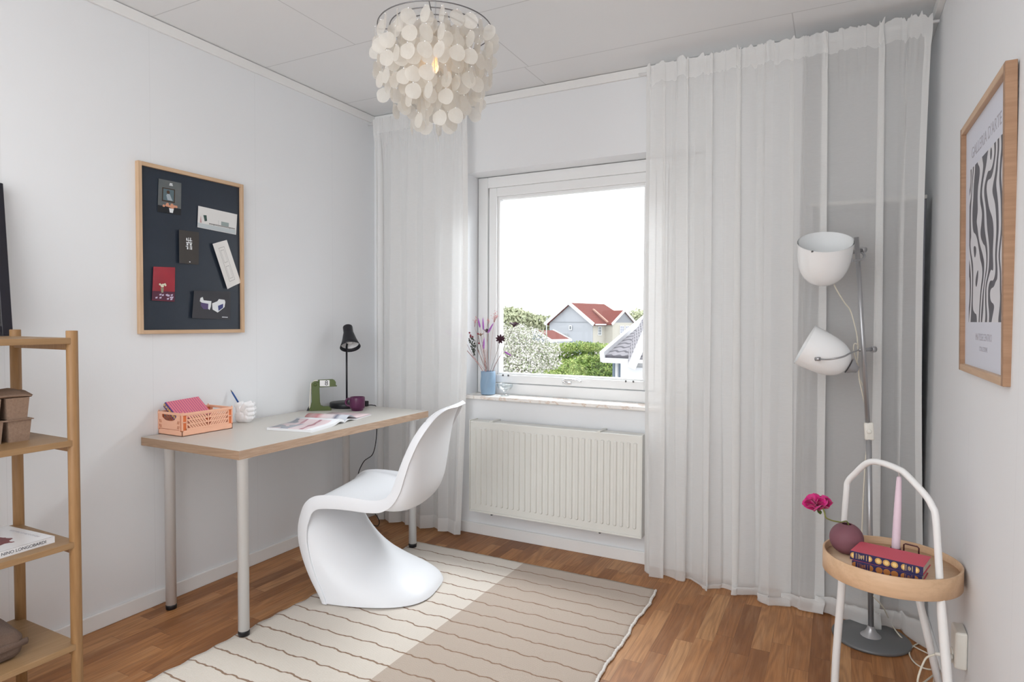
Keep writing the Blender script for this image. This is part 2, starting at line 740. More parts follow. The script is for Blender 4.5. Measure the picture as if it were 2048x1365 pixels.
g.link(frf, mx.inputs[0])
g.link(tp.outputs[0], mx.inputs[1])
g.link(gl.outputs[0], mx.inputs[2])
g.link(mx.outputs[0], g.n['Material Output'].inputs['Surface'])
mbox('window_pane', -1.745, -0.876, YW + 0.045, YW + 0.049, 0.90, 1.92, glass, win)
# sloped liners of the reveal, catching the daylight
chrome = mat('chrome', (0.82, 0.83, 0.84), 0.18, 1.0)
bm = bmesh.new()
box(bm, -1.325, -1.275, YW - 0.010, YW + 0.008, 0.860, 0.882, 0.004)
tube(bm, smooth_path([(-1.315, YW - 0.006, 0.870), (-1.312, YW - 0.028, 0.880), (-1.295, YW - 0.034, 0.889), (-1.26, YW - 0.036, 0.890),
                      (-1.205, YW - 0.036, 0.884)], 5), 0.0065, 10)
link('window_handle', bm, chrome, win, True)
bm = bmesh.new()
for hx in (-1.70, -1.665, -0.975, -0.935):
    box(bm, hx, hx + 0.006, YW - 0.004, YW + 0.006, 0.889, 0.899, 0.001)
link_each('sash_stop', bm, mat('dark_screw', (0.12, 0.12, 0.12), 0.4, 0.6), win)
# marble sill
marble = mat('pale_marble', (0.80, 0.76, 0.72), 0.22)
t = NT(marble)
n1 = t.noise(t.coords((1, 1, 2.2)), 14, 6, 0.62, 1.2)
n2 = t.noise(t.coords((1, 1, 1)), 55, 4, 0.7, 0.6)
c = t.ramp(n1, [(0.30, (0.86, 0.84, 0.81)), (0.52, (0.84, 0.81, 0.77)), (0.60, (0.66, 0.53, 0.44)), (0.66, (0.83, 0.79, 0.75)), (1, (0.78, 0.74, 0.70))])
c = t.mix(t.math('MULTIPLY', t.math('SUBTRACT', n2, 0.62, clamp=True), 6, clamp=True), c, (0.20, 0.13, 0.10))
t.base(c)
bm = bmesh.new()
box(bm, WX0 - 0.0, WX1 + 0.0, YB - 0.032, YW, WZ0 - 0.020, WZ0, 0.004)
link('window_sill', bm, marble, win)
# outer reveal blade on the facade
mbox('outer_sill', WX0, WX1, YW + 0.12, YB + 0.34, WZ0 - 0.03, WZ0 - 0.015, mat('facade_metal', (0.6, 0.62, 0.63), 0.5, 0.5), win)

# ---- radiator
rad = empty('radiator', (-1.30, YB - 0.05, 0.167), 0, 'wide off-white ribbed panel radiator fixed below the window', 'radiator')
rm = mat('radiator_enamel', (0.72, 0.72, 0.68), 0.35)
RX0, RX1, RZ0, RZ1, RY = -1.778 + 1.30, -0.820 + 1.30, 0.0, 0.490, -0.055
bm = bmesh.new()
box(bm, RX0, RX1, RY, RY + 0.012, RZ0, RZ1, 0.004)
nr = 28
pitch = (RX1 - RX0 - 0.03) / nr
for i in range(nr):
    xc = RX0 + 0.015 + pitch * (i + 0.5)
    # pressed channel: bevelled raised bar
    w, z0, z1 = pitch * 0.29, RZ0 + 0.035, RZ1 - 0.036
    out = [(xc - w, z0 + 0.006), (xc - w * 0.5, z0), (xc + w * 0.5, z0), (xc + w, z0 + 0.006),
           (xc + w, z1 - 0.004), (xc + w * 0.6, z1), (xc - w * 0.6, z1), (xc - w, z1 - 0.004)]
    a = [bm.verts.new((x, RY, z)) for x, z in out]
    cxz = (xc, (z0 + z1) / 2)
    b = [bm.verts.new((cxz[0] + (x - cxz[0]) * 0.62, RY - 0.0065, z + (0.004 if z < cxz[1] else -0.004))) for x, z in out]
    for k in range(8):
        j = (k + 1) % 8
        bm.faces.new((a[k], a[j], b[j], b[k]))
    bm.faces.new(list(reversed(b)))
link('front_panel', bm, rm, rad)
bm = bmesh.new()
box(bm, RX0 - 0.004, RX0, RY - 0.004, 0.03, RZ0 - 0.006, RZ1 + 0.004, 0.001)
box(bm, RX1, RX1 + 0.004, RY - 0.004, 0.03, RZ0 - 0.006, RZ1 + 0.004, 0.001)
link_each('side_panel', bm, rm, rad)
mbox('top_grille', RX0, RX1, RY + 0.012, 0.03, RZ1 - 0.006, RZ1 - 0.002, rm, rad)
mbox('lower_rim', RX0, RX1, RY - 0.004, RY + 0.004, RZ0 - 0.008, RZ0 + 0.002, rm, rad, 0.0015)
bm = bmesh.new()
for bx_ in (-0.36, 0.255):
    box(bm, bx_, bx_ + 0.016, RY + 0.0, 0.05, RZ1 - 0.002, RZ1 + 0.006, 0.001)
    box(bm, bx_, bx_ + 0.012, RY + 0.0, 0.05, RZ0 - 0.014, RZ0 - 0.004, 0.001)
link_each('mounting_bracket', bm, rm, rad)
bm = bmesh.new()
for bx_ in (-0.348, 0.267):
    box(bm, bx_, bx_ + 0.008, RY, RY + 0.02, RZ0 - 0.016, RZ0 - 0.008, 0.001)
link_each('bracket_screw', bm, mat('dark_screw'), rad)


# ---------------------------------------------------------------- rug
rug = empty('rug', (-1.34, 1.9, 0), 0, 'flat woven rug, cream one side and beige the other, with thin wavy brown lines', 'rug')
RM = m_rug()
rng = random.Random(5)
rx0, rx1, ry0, ry1 = -2.003, -0.690, 0.55, 2.757
bm = bmesh.new()
NU, NV = 60, 130


def rugf(i, j):
    u, v = i / (NU - 1), j / (NV - 1)
    y = ry0 + (ry1 - ry0) * v
    e0 = 0.007 * noise.noise(Vector((0.0, y * 9, 1.0))) + 0.004 * math.sin(y * 2 * math.pi / 0.0965)
    e1 = 0.012 * noise.noise(Vector((3.0, y * 6, 2.0))) - 0.004 * abs(math.sin(y * math.pi / 0.0965))
    x = (rx0 + e0) * (1 - u) + (rx1 + e1) * u
    z = 0.0075 + 0.0015 * noise.noise(Vector((x * 5, y * 7, 4)))
    yy = y + 0.004 * noise.noise(Vector((x * 4, y * 2, 7)))
    return Vector((x, yy, z))


vs = grid(bm, NU, NV, rugf)
# turned down border
ring = [vs[i][0] for i in range(NU)] + [vs[NU - 1][j] for j in range(1, NV)] + \
       [vs[i][NV - 1] for i in range(NU - 2, -1, -1)] + [vs[0][j] for j in range(NV - 2, 0, -1)]
low = [bm.verts.new((v.co.x, v.co.y, 0.0008)) for v in ring]
for k in range(len(ring)):
    j = (k + 1) % len(ring)
    bm.faces.new((ring[k], low[k], low[j], ring[j]))
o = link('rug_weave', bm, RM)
for v in o.data.vertices:
    v.co -= Vector((0, 0, 0))
o.parent = rug
o.matrix_parent_inverse = Matrix.Translation(-rug.location)
# pale whipped edge with little knots
bm = bmesh.new()
pts, rr = [], []
y = ry0
k = 0
while y < ry1 - 0.002:
    e1 = 0.012 * noise.noise(Vector((3.0, y * 6, 2.0))) - 0.004 * abs(math.sin(y * math.pi / 0.0965))
    pts.append((rx1 + e1 + 0.002, y, 0.0065))
    rr.append(0.0032 + 0.0028 * abs(math.sin(k * 0.9)) + 0.0014 * rng.random())
    y += 0.006
    k += 1
tube(bm, pts, rr, 7)
o = link('whipped_edge', bm, mat('rug_edge_cotton', (0.74, 0.71, 0.67), 0.95, spec=0.1), rug, True)
o.matrix_parent_inverse = Matrix.Translation(-rug.location)


# ---------------------------------------------------------------- curtains
CURT = m_curtain('sheer_white_cotton', (0.90, 0.90, 0.89), 0.34)
HEM = m_curtain('curtain_hem_cotton', (0.90, 0.90, 0.89), 0.16, 3)


def curtain(name, xs_top, xs_bot, rod_z, y0, folds, label, seed, pool=None, top_z=0.03, nu=260, nv=64, ampf=None, hem_z=0.012, header=0.075,
            ruffle=0.012, edge=None, pleats=()):
    root = empty(name, ((xs_top[0] + xs_top[1]) / 2, y0, 0), 0, label, 'curtain')
    rg = random.Random(seed)
    # irregular fold phases
    ph = [0.0]
    for i in range(nu):
        u = i / (nu - 1)
        dens = folds(u) if callable(folds) else folds
        dens *= 1.0 + 0.45 * noise.noise(Vector((u * 9, seed * 1.7, 0)))
        ph.append(ph[-1] + dens * 2 * math.pi / nu)

    def f(u, v):
        # v: 0 at the top, 1 where the cloth meets the floor, above 1 lying on the floor
        i = min(nu - 1, int(round(u * (nu - 1))))
        p = ph[i]
        vv = min(v, 1.0)
        a = (ampf(u) if ampf else 0.03)
        grow = 0.45 + 0.55 * vv
        wob = noise.noise(Vector((u * 6, vv * 1.6, seed)))
        p2 = p + 1.1 * wob * vv
        s = math.sin(p2)
        s2 = math.sin(0.53 * p2 + 1.3 + seed) * vv
        y = y0 - a * grow * (s * 0.75 + 0.45 * s2)
        x = xs_top[0] + (xs_top[1] - xs_top[0]) * u
        xb = xs_bot[0] + (xs_bot[1] - xs_bot[0]) * u
        x = x * (1 - vv) + xb * vv
        x += a * 0.30 * grow * math.sin(2 * p2 + 0.6) * (0.4 if (u < 0.012 or u > 0.988) else 1)
        for (u0, wd, am) in pleats:
            q = (u - u0) / wd
            if abs(q) < 0.5:
                win_ = math.cos(math.pi * q) ** 2
                x -= am * math.sin(2 * math.pi * q) * (0.75 + 0.25 * vv)
                y -= 0.016 * win_
        if edge:
            x += edge(u, vv)
        # gather near the rod
        near = math.exp(-((vv * 2.35) / 0.16) ** 2)
        y += near * 0.013 * noise.noise(Vector((u * 90, vv * 12, seed + 2)))
        x += near * 0.009 * noise.noise(Vector((u * 70, vv * 20, seed + 5)))
        lim = y0 - 0.0085 - 0.004 * noise.noise(Vector((u * 60, 2, seed)))
        nr_ = math.exp(-((vv * 2.35 - 0.03) / 0.10) ** 4)
        if y > lim:
            y = y * (1 - nr_) + lim * nr_
        ztop = rod_z + top_z + ruffle * noise.noise(Vector((u * 46, 0, seed + 9))) + ruffle * 0.6 * noise.noise(Vector((u * 120, 3, seed)))
        z = ztop * (1 - vv) + hem_z * vv
        return Vector((x, y, z))
    bm = bmesh.new()
    vb = [0, 0.006, 0.012, 0.020, 0.028, 0.036, 0.05, 0.07] + [0.07 + (0.985 - 0.07) * (k + 1) / (nv - 9) for k in range(nv - 9)] + [1.0]
    npool = 16 if pool else 0

    def g(i, j):
        u = i / (nu - 1)
        if j < len(vb):
            P = f(u, vb[j])
            if pool:
                L = pool(u)
                if L > 0.01:
                    # cloth leans forward shortly above the floor
                    k = max(0.0, 1 - P.z / 0.30)
                    P.y -= L * 0.33 * k ** 2 * (1.0 + 0.5 * noise.noise(Vector((u * 14, 5, seed))))
                    P.z += 0.020 * k * min(1, L * 6)
            return P
        P = g(i, len(vb) - 1)
        q = (j - len(vb) + 1) / npool
        L = max(pool(u), 0.0)
        n1 = noise.noise(Vector((u * 17, q * 1.6, seed + 3)))
        n2 = noise.noise(Vector((u * 42, q * 3.5, seed + 6)))
        P.y -= L * 0.55 * math.sin(q * 1.9) * (1 + 0.45 * n1)
        P.x += L * 0.30 * n1 * q
        hgt = min(L * 0.5, 0.060) * math.sin(min(q * 1.25, 1.0) * math.pi) * max(0.2, min(1.3, 0.8 + 0.7 * n1 + 0.2 * n2))
        P.z = max(0.006, P.z * (1 - q) + hgt + 0.006 * (0.5 + n2) * min(1, L * 8))
        return P
    tot = len(vb) + npool
    vs = grid(bm, nu, tot, g)
    hem_rows = 3 if not pool else 2
    bm.faces.ensure_lookup_table()
    for k_, fc in enumerate(bm.faces):
        if k_ % (tot - 1) < 5:
            fc.material_index = 1
    for i in range(nu - 1):
        for j in range(tot - 1 - hem_rows, tot - 1):
            pass
    ob = link('curtain_cloth', bm, [CURT, HEM], root, True)
    ob.matrix_parent_inverse = Matrix.Translation(-Vector(root.location))
    # doubled hem, both sides and bottom, lying on the cloth
    bm = bmesh.new()
    hw = 0.022

    def strip_rows(js, d):
        rows = [[g(i, j) + Vector((0, d, 0)) for j in js] for i in range(nu)]
        vsx = [[bm.verts.new(p) for p in r] for r in rows]
        for i in range(nu - 1):
            for k in range(len(js) - 1):
                fc = bm.faces.new((vsx[i][k], vsx[i + 1][k], vsx[i + 1][k + 1], vsx[i][k + 1]))
                fc.smooth = True
    if not pool:
        strip_rows([len(vb) - 3, len(vb) - 2, len(vb) - 1], -0.0012)
    else:
        strip_rows([tot - 2, tot - 1], -0.0012)
    # vertical edge
    for side in (0, 1):
        ncol = max(2, int(nu * hw / abs(xs_top[1] - xs_top[0])) + 1)
        cols = range(0, ncol) if side == 0 else range(nu - ncol, nu)
        cv = [[bm.verts.new(g(i, j) + Vector((0, -0.0012, 0))) for j in range(4, len(vb))] for i in cols]
        for a in range(len(cv) - 1):
            for k in range(len(cv[0]) - 1):
                fc = bm.faces.new((cv[a][k], cv[a + 1][k], cv[a + 1][k + 1], cv[a][k + 1]))
                fc.smooth = True
    ob = link('curtain_hem', bm, HEM, root, True)
    ob.matrix_parent_inverse = Matrix.Translation(-Vector(root.location))
    return root


rodm = mat('white_rod', (0.8, 0.8, 0.8), 0.35)


def lerp(a, b, t):
    return a + (b - a) * t


curtain('sheer_curtain', (-2.462, -1.812), (-2.462, -1.845), 2.368, 2.955, 5.5,
        'narrow white sheer curtain hanging in the corner left of the window', 3,
        ampf=lambda u: 0.026, top_z=0.024, ruffle=0.004,
        edge=lambda u, v: (0.022 * math.sin(v * math.pi) if u > 0.9 else 0) + (0.02 * math.sin(min(v * 6, 1) * math.pi / 2) if u < 0.08 else 0))


def poolf(u):
    if u < 0.13:
        return 0.0
    if u < 0.42:
        return 0.05 * (u - 0.13) / 0.29
    if u < 0.66:
        return 0.05 + 0.04 * (u - 0.42) / 0.24
    if u < 0.93:
        return 0.09 + 0.02 * min(1, (u - 0.66) / 0.08)
    return 0.11 + 0.12 * min(1, (u - 0.93) / 0.05)


def foldf(u):
    return 9.5 if u < 0.60 else 4.5


def ampR(u):
    return 0.036 if u < 0.62 else 0.036 - 0.016 * (u - 0.62) / 0.38


curtain('sheer_curtain', (-0.815, 0.303), (-0.800, 0.322), 2.365, 2.925, foldf,
        'wide white sheer curtain right of the window, pooling on the floor behind the floor lamp', 11,
        pleats=((0.668, 0.090, 0.044), (0.852, 0.095, 0.044), (0.075, 0.06, 0.022), (0.17, 0.07, 0.026), (0.275, 0.06, 0.022), (0.37, 0.08, 0.030), (0.465, 0.06, 0.022), (0.56, 0.07, 0.026)),
        pool=poolf, nu=480, nv=64, ampf=ampR, top_z=0.032, ruffle=0.026, header=0.07,
        edge=lambda u, v: (-0.026 * math.sin(v * math.pi) * (1 - 0.5 * v)) if u > 0.93 else 0)

for (a, b, y, z, lab) in ((-2.50, -1.80, 2.955, 2.368, 'thin white curtain rod carrying the narrow curtain in the left corner'),
                          (-0.85, 0.327, 2.925, 2.365, 'thin white curtain rod carrying the wide curtain on the right')):
    r = empty('curtain_rod', ((a + b) / 2, y, z), 0, lab, 'curtain rod')
    bm = bmesh.new()
    tube(bm, [(a - (a + b) / 2, 0, 0), (b - (a + b) / 2, 0, 0)], 0.0065, 10)
    link('pole', bm, rodm, r)
    for s in (-1, 1):
        xx = s * ((b - a) / 2 - 0.03)
        bm = bmesh.new()
        tube(bm, [(xx, 0, 0), (xx, YB - y - 0.012 if xx + (a + b) / 2 < AX0 else YB - y, 0)], 0.004, 8)
        link('wall_bracket', bm, rodm, r)


# ---------------------------------------------------------------- left wall: pin board and postcards
oak = wood('pale_oak', (0.62, 0.44, 0.29), (0.52, 0.34, 0.20), (0.48, 0.31, 0.19), 'z', 1.0, 0.45)
oak_y = wood('pale_oak_lengthwise', (0.62, 0.44, 0.29), (0.52, 0.34, 0.20), (0.48, 0.31, 0.19), 'y', 1.0, 0.45)


def rel(o, root):
    """keep world coordinates of a mesh while hanging it under its thing"""
    o.parent = root
    o.matrix_parent_inverse = Matrix.Translation(-Vector(root.location))
    if abs(root.rotation_euler[2]) > 1e-9:
        bpy.context.view_layer.update()
        o.matrix_parent_inverse = root.matrix_world.inverted()
    return o


BY0, BY1, BZ0, BZ1 = 1.566, 2.072, 1.143, 1.843
board = empty('pin_board', (XL + 0.002, (BY0 + BY1) / 2, BZ0), 0, 'black magnetic board in a pale oak frame on the left wall above the desk', 'pin board')
bm = bmesh.new()
fx0, fx1, fw = XL + 0.001, XL + 0.022, 0.016
box(bm, fx0, fx1, BY0, BY0 + fw, BZ0, BZ1, 0.001, 1)
box(bm, fx0, fx1, BY1 - fw, BY1, BZ0, BZ1, 0.001, 1)
[rel(q_, board) for q_ in link_each('frame_stile', bm, oak)]
bm = bmesh.new()
box(bm, fx0, fx1, BY0 + fw, BY1 - fw, BZ1 - fw, BZ1, 0.001, 1)
box(bm, fx0, fx1, BY0 + fw, BY1 - fw, BZ0, BZ0 + fw, 0.001, 1)
[rel(q_, board) for q_ in link_each('frame_rail', bm, oak_y)]
slate = mat('blackboard_paint', (0.022, 0.027, 0.036), 0.38, spec=0.5)
t = NT(slate)
t.base(t.mix(t.noise(t.coords(), 6, 4, 0.6), (0.014, 0.021, 0.034), (0.024, 0.034, 0.051)))
bm = bmesh.new()
box(bm, XL + 0.003, XL + 0.010, BY0 + fw, BY1 - fw, BZ0 + fw, BZ1 - fw)
rel(link('magnetic_panel', bm, slate), board)
CX = XL + 0.0105


class Card:
    """a card on the board: outline given by its four corners (y, z): tl, tr, br, bl; artwork in card coordinates 0..1"""

    def __init__(self, corners, label, base, curl=0.0, lift=0.0015, th=0.0006):
        self.c = corners
        self.curl, self.lift, self.th = curl, lift, th
        cy = sum(c[0] for c in corners) / 4
        cz = min(c[1] for c in corners)
        self.root = empty('postcard', (CX, cy, cz), 0, label, 'postcard', 'postcards on the board')
        bm = bmesh.new()
        n = 10
        top = [[bm.verts.new(self.P(i / n, j / n, 0)) for j in range(n + 1)] for i in range(n + 1)]
        bot = [[bm.verts.new(self.P(i / n, j / n, -th)) for j in range(n + 1)] for i in range(n + 1)]
        for i in range(n):
            for j in range(n):
                bm.faces.new((top[i][j], top[i + 1][j], top[i + 1][j + 1], top[i][j + 1]))
                bm.faces.new((bot[i][j], bot[i][j + 1], bot[i + 1][j + 1], bot[i + 1][j]))
        for i in range(n):
            bm.faces.new((top[i][0], bot[i][0], bot[i + 1][0], top[i + 1][0]))
            bm.faces.new((top[i][n], top[i + 1][n], bot[i + 1][n], bot[i][n]))
            bm.faces.new((top[0][i], top[0][i + 1], bot[0][i + 1], bot[0][i]))
            bm.faces.new((top[n][i], bot[n][i], bot[n][i + 1], top[n][i + 1]))
        rel(link('card_sheet', bm, base), self.root)

    def P(self, s, t_, d):
        tl, tr, br, bl = self.c
        y = (tl[0] * (1 - s) + tr[0] * s) * (1 - t_) + (bl[0] * (1 - s) + br[0] * s) * t_
        z = (tl[1] * (1 - s) + tr[1] * s) * (1 - t_) + (bl[1] * (1 - s) + br[1] * s) * t_
        x = CX + self.lift + self.th + self.curl * ((1 - s) ** 2 + 0.0 * t_) + d
        return Vector((x, y, z))

    def poly(self, bm, pts, d=0.0002, mi=0):
        """flat print, subdivided across so it follows the curl"""
        vs = [bm.verts.new(self.P(a, b, d)) for a, b in pts]
        f = bm.faces.new(vs)
        f.material_index = mi
        return f

    def rect(self, bm, s0, t0, s1, t1, d=0.0002, n=4):
        for k in range(n):
            a, b = s0 + (s1 - s0) * k / n, s0 + (s1 - s0) * (k + 1) / n
            self.poly(bm, [(a, t0), (b, t0), (b, t1), (a, t1)], d)

    def disc(self, bm, s, t_, r, asp=1.0, d=0.0002, n=10):
        self.poly(bm, [(s + r * math.cos(2 * math.pi * k / n), t_ + r * asp * math.sin(2 * math.pi * k / n)) for k in range(n)], d)

    def part(self, bm, name, m):
        rel(link(name, bm, m), self.root)


def flat(name, c=None, rough=0.5):
    if name in MATS:
        return MATS[name]
    return mat(name, c, rough, spec=0.3)


# 1 dark portrait card with flowers
card_grey = mat('printed_grey_wall', (0.10, 0.115, 0.12), 0.3)
t = NT(card_grey)
t.base(t.mix(t.noise(t.coords(), 25, 2, 0.5), (0.085, 0.10, 0.105), (0.15, 0.16, 0.16)))
c1 = Card([(1.658, 1.789), (1.760, 1.790), (1.756, 1.651), (1.652, 1.652)], 'dark grey postcard of a framed portrait over flowers, top left on the board', card_grey)
bm = bmesh.new()
c1.rect(bm, 0.0, 0.80, 1.0, 1.0)
c1.part(bm, 'printed_table', flat('print_black', (0.02, 0.022, 0.026)))
bm = bmesh.new()
c1.rect(bm, 0.16, 0.24, 0.72, 0.66)
c1.part(bm, 'printed_picture_frame', flat('print_brown', (0.055, 0.04, 0.03)))
bm = bmesh.new()
c1.rect(bm, 0.21, 0.27, 0.67, 0.62, 0.0004)
c1.part(bm, 'printed_painting', flat('print_slate', (0.11, 0.16, 0.18)))
bm = bmesh.new()
c1.poly(bm, [(0.40, 0.60), (0.34, 0.46), (0.40, 0.40), (0.50, 0.42), (0.56, 0.52), (0.62, 0.60)], 0.0006)
c1.part(bm, 'printed_dress', flat('print_pale_blue', (0.36, 0.42, 0.46)))
bm = bmesh.new()
c1.disc(bm, 0.42, 0.36, 0.07, 0.8, 0.0007)
c1.part(bm, 'printed_head', flat('print_umber', (0.08, 0.05, 0.035)))
bm = bmesh.new()
rg = random.Random(3)
for k in range(16):
    c1.disc(bm, 0.24 + 0.55 * rg.random(), 0.72 + 0.09 * rg.random(), 0.055, 0.7, 0.0006 + 0.00002 * k)
c1.part(bm, 'printed_blooms', flat('print_salmon', (0.62, 0.30, 0.19)))
bm = bmesh.new()
c1.poly(bm, [(0.47, 0.84), (0.68, 0.84), (0.64, 0.97), (0.51, 0.97)], 0.0007)
c1.rect(bm, 0.48, 0.07, 0.60, 0.11, 0.0004)
c1.rect(bm, 0.46, 0.12, 0.62, 0.145, 0.0004)
c1.part(bm, 'printed_white_marks', flat('print_white', (0.75, 0.78, 0.80)))

# 2 wide card of a terrace
c2 = Card([(1.838, 1.706), (2.042, 1.699), (2.035, 1.603), (1.833, 1.611)], 'wide pale postcard of a bench and chair by water, top right on the board', flat('print_paper', (0.72, 0.72, 0.71)), curl=0.002)
bm = bmesh.new()
c2.rect(bm, 0.0, 0.78, 0.98, 0.98)
c2.part(bm, 'printed_water', flat('print_water', (0.50, 0.55, 0.57)))
bm = bmesh.new()
c2.rect(bm, 0.28, 0.70, 0.96, 0.725)
c2.rect(bm, 0.40, 0.72, 0.41, 0.78)
c2.rect(bm, 0.82, 0.72, 0.83, 0.80)
c2.rect(bm, 0.28, 0.74, 0.96, 0.755)
c2.part(bm, 'printed_deck', flat('print_graphite', (0.12, 0.12, 0.12)))
bm = bmesh.new()
c2.rect(bm, 0.59, 0.50, 0.79, 0.69)
c2.rect(bm, 0.52, 0.48, 0.525, 0.70)
c2.part(bm, 'printed_bench', flat('print_sage', (0.30, 0.36, 0.35)))
bm = bmesh.new()
c2.poly(bm, [(0.13, 0.38), (0.21, 0.36), (0.23, 0.62), (0.17, 0.66)])
c2.part(bm, 'printed_chair', flat('print_dark_green', (0.05, 0.09, 0.08)))
bm = bmesh.new()
c2.poly(bm, [(0.05, 0.76), (0.07, 0.42), (0.10, 0.76)])
c2.part(bm, 'printed_sail', flat('print_rose', (0.55, 0.35, 0.36)))

# 3 small dark card with a white glyph
c3 = Card([(1.742, 1.588), (1.842, 1.590), (1.838, 1.446), (1.741, 1.445)], 'small brown-black postcard with white letters, in the middle of the board', flat('print_soot', (0.058, 0.052, 0.048)), curl=0.007)
bm = bmesh.new()
for (a, b, c_, d_) in ((0.36, 0.22, 0.42, 0.30), (0.56, 0.20, 0.60, 0.32), (0.36, 0.28, 0.66, 0.30), (0.36, 0.34, 0.66, 0.37), (0.38, 0.38, 0.47, 0.44), (0.54, 0.38, 0.64, 0.44),
                       (0.34, 0.46, 0.47, 0.48), (0.40, 0.49, 0.47, 0.56), (0.54, 0.46, 0.66, 0.49), (0.54, 0.50, 0.57, 0.56), (0.60, 0.50, 0.66, 0.56), (0.47, 0.20, 0.50, 0.36),
                       (0.52, 0.92, 0.58, 0.95)):
    c3.rect(bm, a, b, c_, d_, 0.0003, 2)
c3.part(bm, 'printed_letters', flat('print_white'))

# 4 tilted white card with a pencil drawing
c4 = Card([(1.902, 1.545), (1.984, 1.573), (2.060, 1.380), (1.978, 1.345)], 'tilted white card with a faint pencil drawing of a door, right side of the board', flat('print_bright_paper', (0.80, 0.79, 0.77)), curl=0.010)
bm = bmesh.new()
for (a, b, c_, d_) in ((0.30, 0.12, 0.70, 0.13), (0.30, 0.12, 0.32, 0.88), (0.68, 0.12, 0.70, 0.88), (0.30, 0.87, 0.70, 0.88), (0.38, 0.18, 0.62, 0.19),
                       (0.38, 0.18, 0.395, 0.46), (0.60, 0.18, 0.615, 0.46), (0.38, 0.45, 0.62, 0.46), (0.38, 0.54, 0.62, 0.55), (0.38, 0.54, 0.395, 0.82),
                       (0.60, 0.54, 0.615, 0.82), (0.38, 0.81, 0.62, 0.82)):
    c4.rect(bm, a, b, c_, d_, 0.0003, 2)
c4.part(bm, 'pencil_drawing', flat('print_pencil', (0.45, 0.44, 0.43)))

# 5 red card
red_p = mat('print_red', (0.33, 0.02, 0.035), 0.25)
t = NT(red_p)
t.base(t.mix(t.noise(t.coords(), 9, 2, 0.5), (0.20, 0.012, 0.022), (0.44, 0.03, 0.05)))
c5 = Card([(1.629, 1.421), (1.727, 1.426), (1.723, 1.280), (1.621, 1.282)], 'red postcard with a vase of white flowers, bottom left on the board', red_p, curl=0.003)
bm = bmesh.new()
c5.rect(bm, 0.0, 0.72, 1.0, 0.99)
c5.part(bm, 'printed_cloth', flat('print_plum', (0.10, 0.03, 0.055)))
bm = bmesh.new()
for k in range(9):
    c5.disc(bm, 0.28 + 0.30 * rg.random(), 0.50 + 0.08 * rg.random(), 0.045, 0.7, 0.0005 + 0.00002 * k)
c5.part(bm, 'printed_blooms', flat('print_cream', (0.68, 0.66, 0.52)))
bm = bmesh.new()
c5.poly(bm, [(0.36, 0.62), (0.50, 0.62), (0.48, 0.76), (0.39, 0.76)], 0.0005)
c5.part(bm, 'printed_vase', flat('print_olive_grey', (0.30, 0.28, 0.20)))
bm = bmesh.new()
for k in range(14):
    a, b = 0.06 + 0.86 * rg.random(), 0.80 + 0.13 * rg.random()
    c5.poly(bm, [(a, b), (a + 0.10, b - 0.02), (a + 0.09, b + 0.03), (a + 0.01, b + 0.04)], 0.0005 + 0.00002 * k)
c5.part(bm, 'printed_tableware', flat('print_lilac', (0.55, 0.48, 0.62)))

# 6 dark landscape card with two white box chairs
c6 = Card([(1.809, 1.330), (2.002, 1.335), (1.998, 1.203), (1.798, 1.210)], 'dark grey landscape postcard of two white box shapes, bottom right on the board', flat('print_charcoal', (0.050, 0.050, 0.058)), curl=0.008)
bm = bmesh.new()
c6.poly(bm, [(0.18, 0.26), (0.24, 0.22), (0.27, 0.34), (0.48, 0.36), (0.47, 0.56), (0.44, 0.68), (0.40, 0.64), (0.22, 0.42), (0.17, 0.38)])
c6.poly(bm, [(0.50, 0.44), (0.64, 0.36), (0.68, 0.28), (0.84, 0.30), (0.86, 0.38), (0.84, 0.56), (0.66, 0.76), (0.52, 0.66)])
c6.part(bm, 'printed_white_boxes', flat('print_white'))
bm = bmesh.new()
c6.poly(bm, [(0.20, 0.42), (0.40, 0.46), (0.40, 0.66), (0.28, 0.66), (0.20, 0.54)], 0.0005)
c6.part(bm, 'printed_pattern', flat('print_purple', (0.10, 0.07, 0.17)))
bm = bmesh.new()
c6.poly(bm, [(0.66, 0.52), (0.80, 0.44), (0.80, 0.58), (0.68, 0.70)], 0.0005)
c6.part(bm, 'printed_pattern', flat('print_indigo', (0.06, 0.07, 0.20)))
bm = bmesh.new()
for k in range(8):
    c6.rect(bm, 0.78 + k * 0.02, 0.90, 0.794 + k * 0.02, 0.93, 0.0004, 1)
c6.part(bm, 'printed_caption', flat('print_white'))

# ---------------------------------------------------------------- desk
DZ = 0.722
DX0, DX1, DY0, DY1 = -2.5160, -1.936, 1.569, 2.769
desk = empty('desk', ((DX0 + DX1) / 2, (DY0 + DY1) / 2, 0), 0, 'desk with a greige top, oak edge and four white tube legs along the left wall', 'desk')
lam = mat('greige_laminate', (0.58, 0.56, 0.52), 0.35, spec=0.4)
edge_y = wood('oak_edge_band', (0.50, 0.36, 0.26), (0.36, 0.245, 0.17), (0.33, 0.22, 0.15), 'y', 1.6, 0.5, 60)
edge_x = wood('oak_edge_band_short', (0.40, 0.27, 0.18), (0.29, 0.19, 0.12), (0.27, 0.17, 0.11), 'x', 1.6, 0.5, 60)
bm = bmesh.new()
fs = box(bm, DX0, DX1, DY0, DY1, DZ - 0.034, DZ)
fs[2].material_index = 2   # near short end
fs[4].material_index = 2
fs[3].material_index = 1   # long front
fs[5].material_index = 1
o = rel(link('tabletop', bm, [lam, edge_y, edge_x]), desk)
mod_bevel(o, 0.0012, 2)
legm = mat('white_powder_coat', (0.78, 0.79, 0.79), 0.3, spec=0.5)
capm = mat('black_rubber', (0.015, 0.015, 0.018), 0.4)


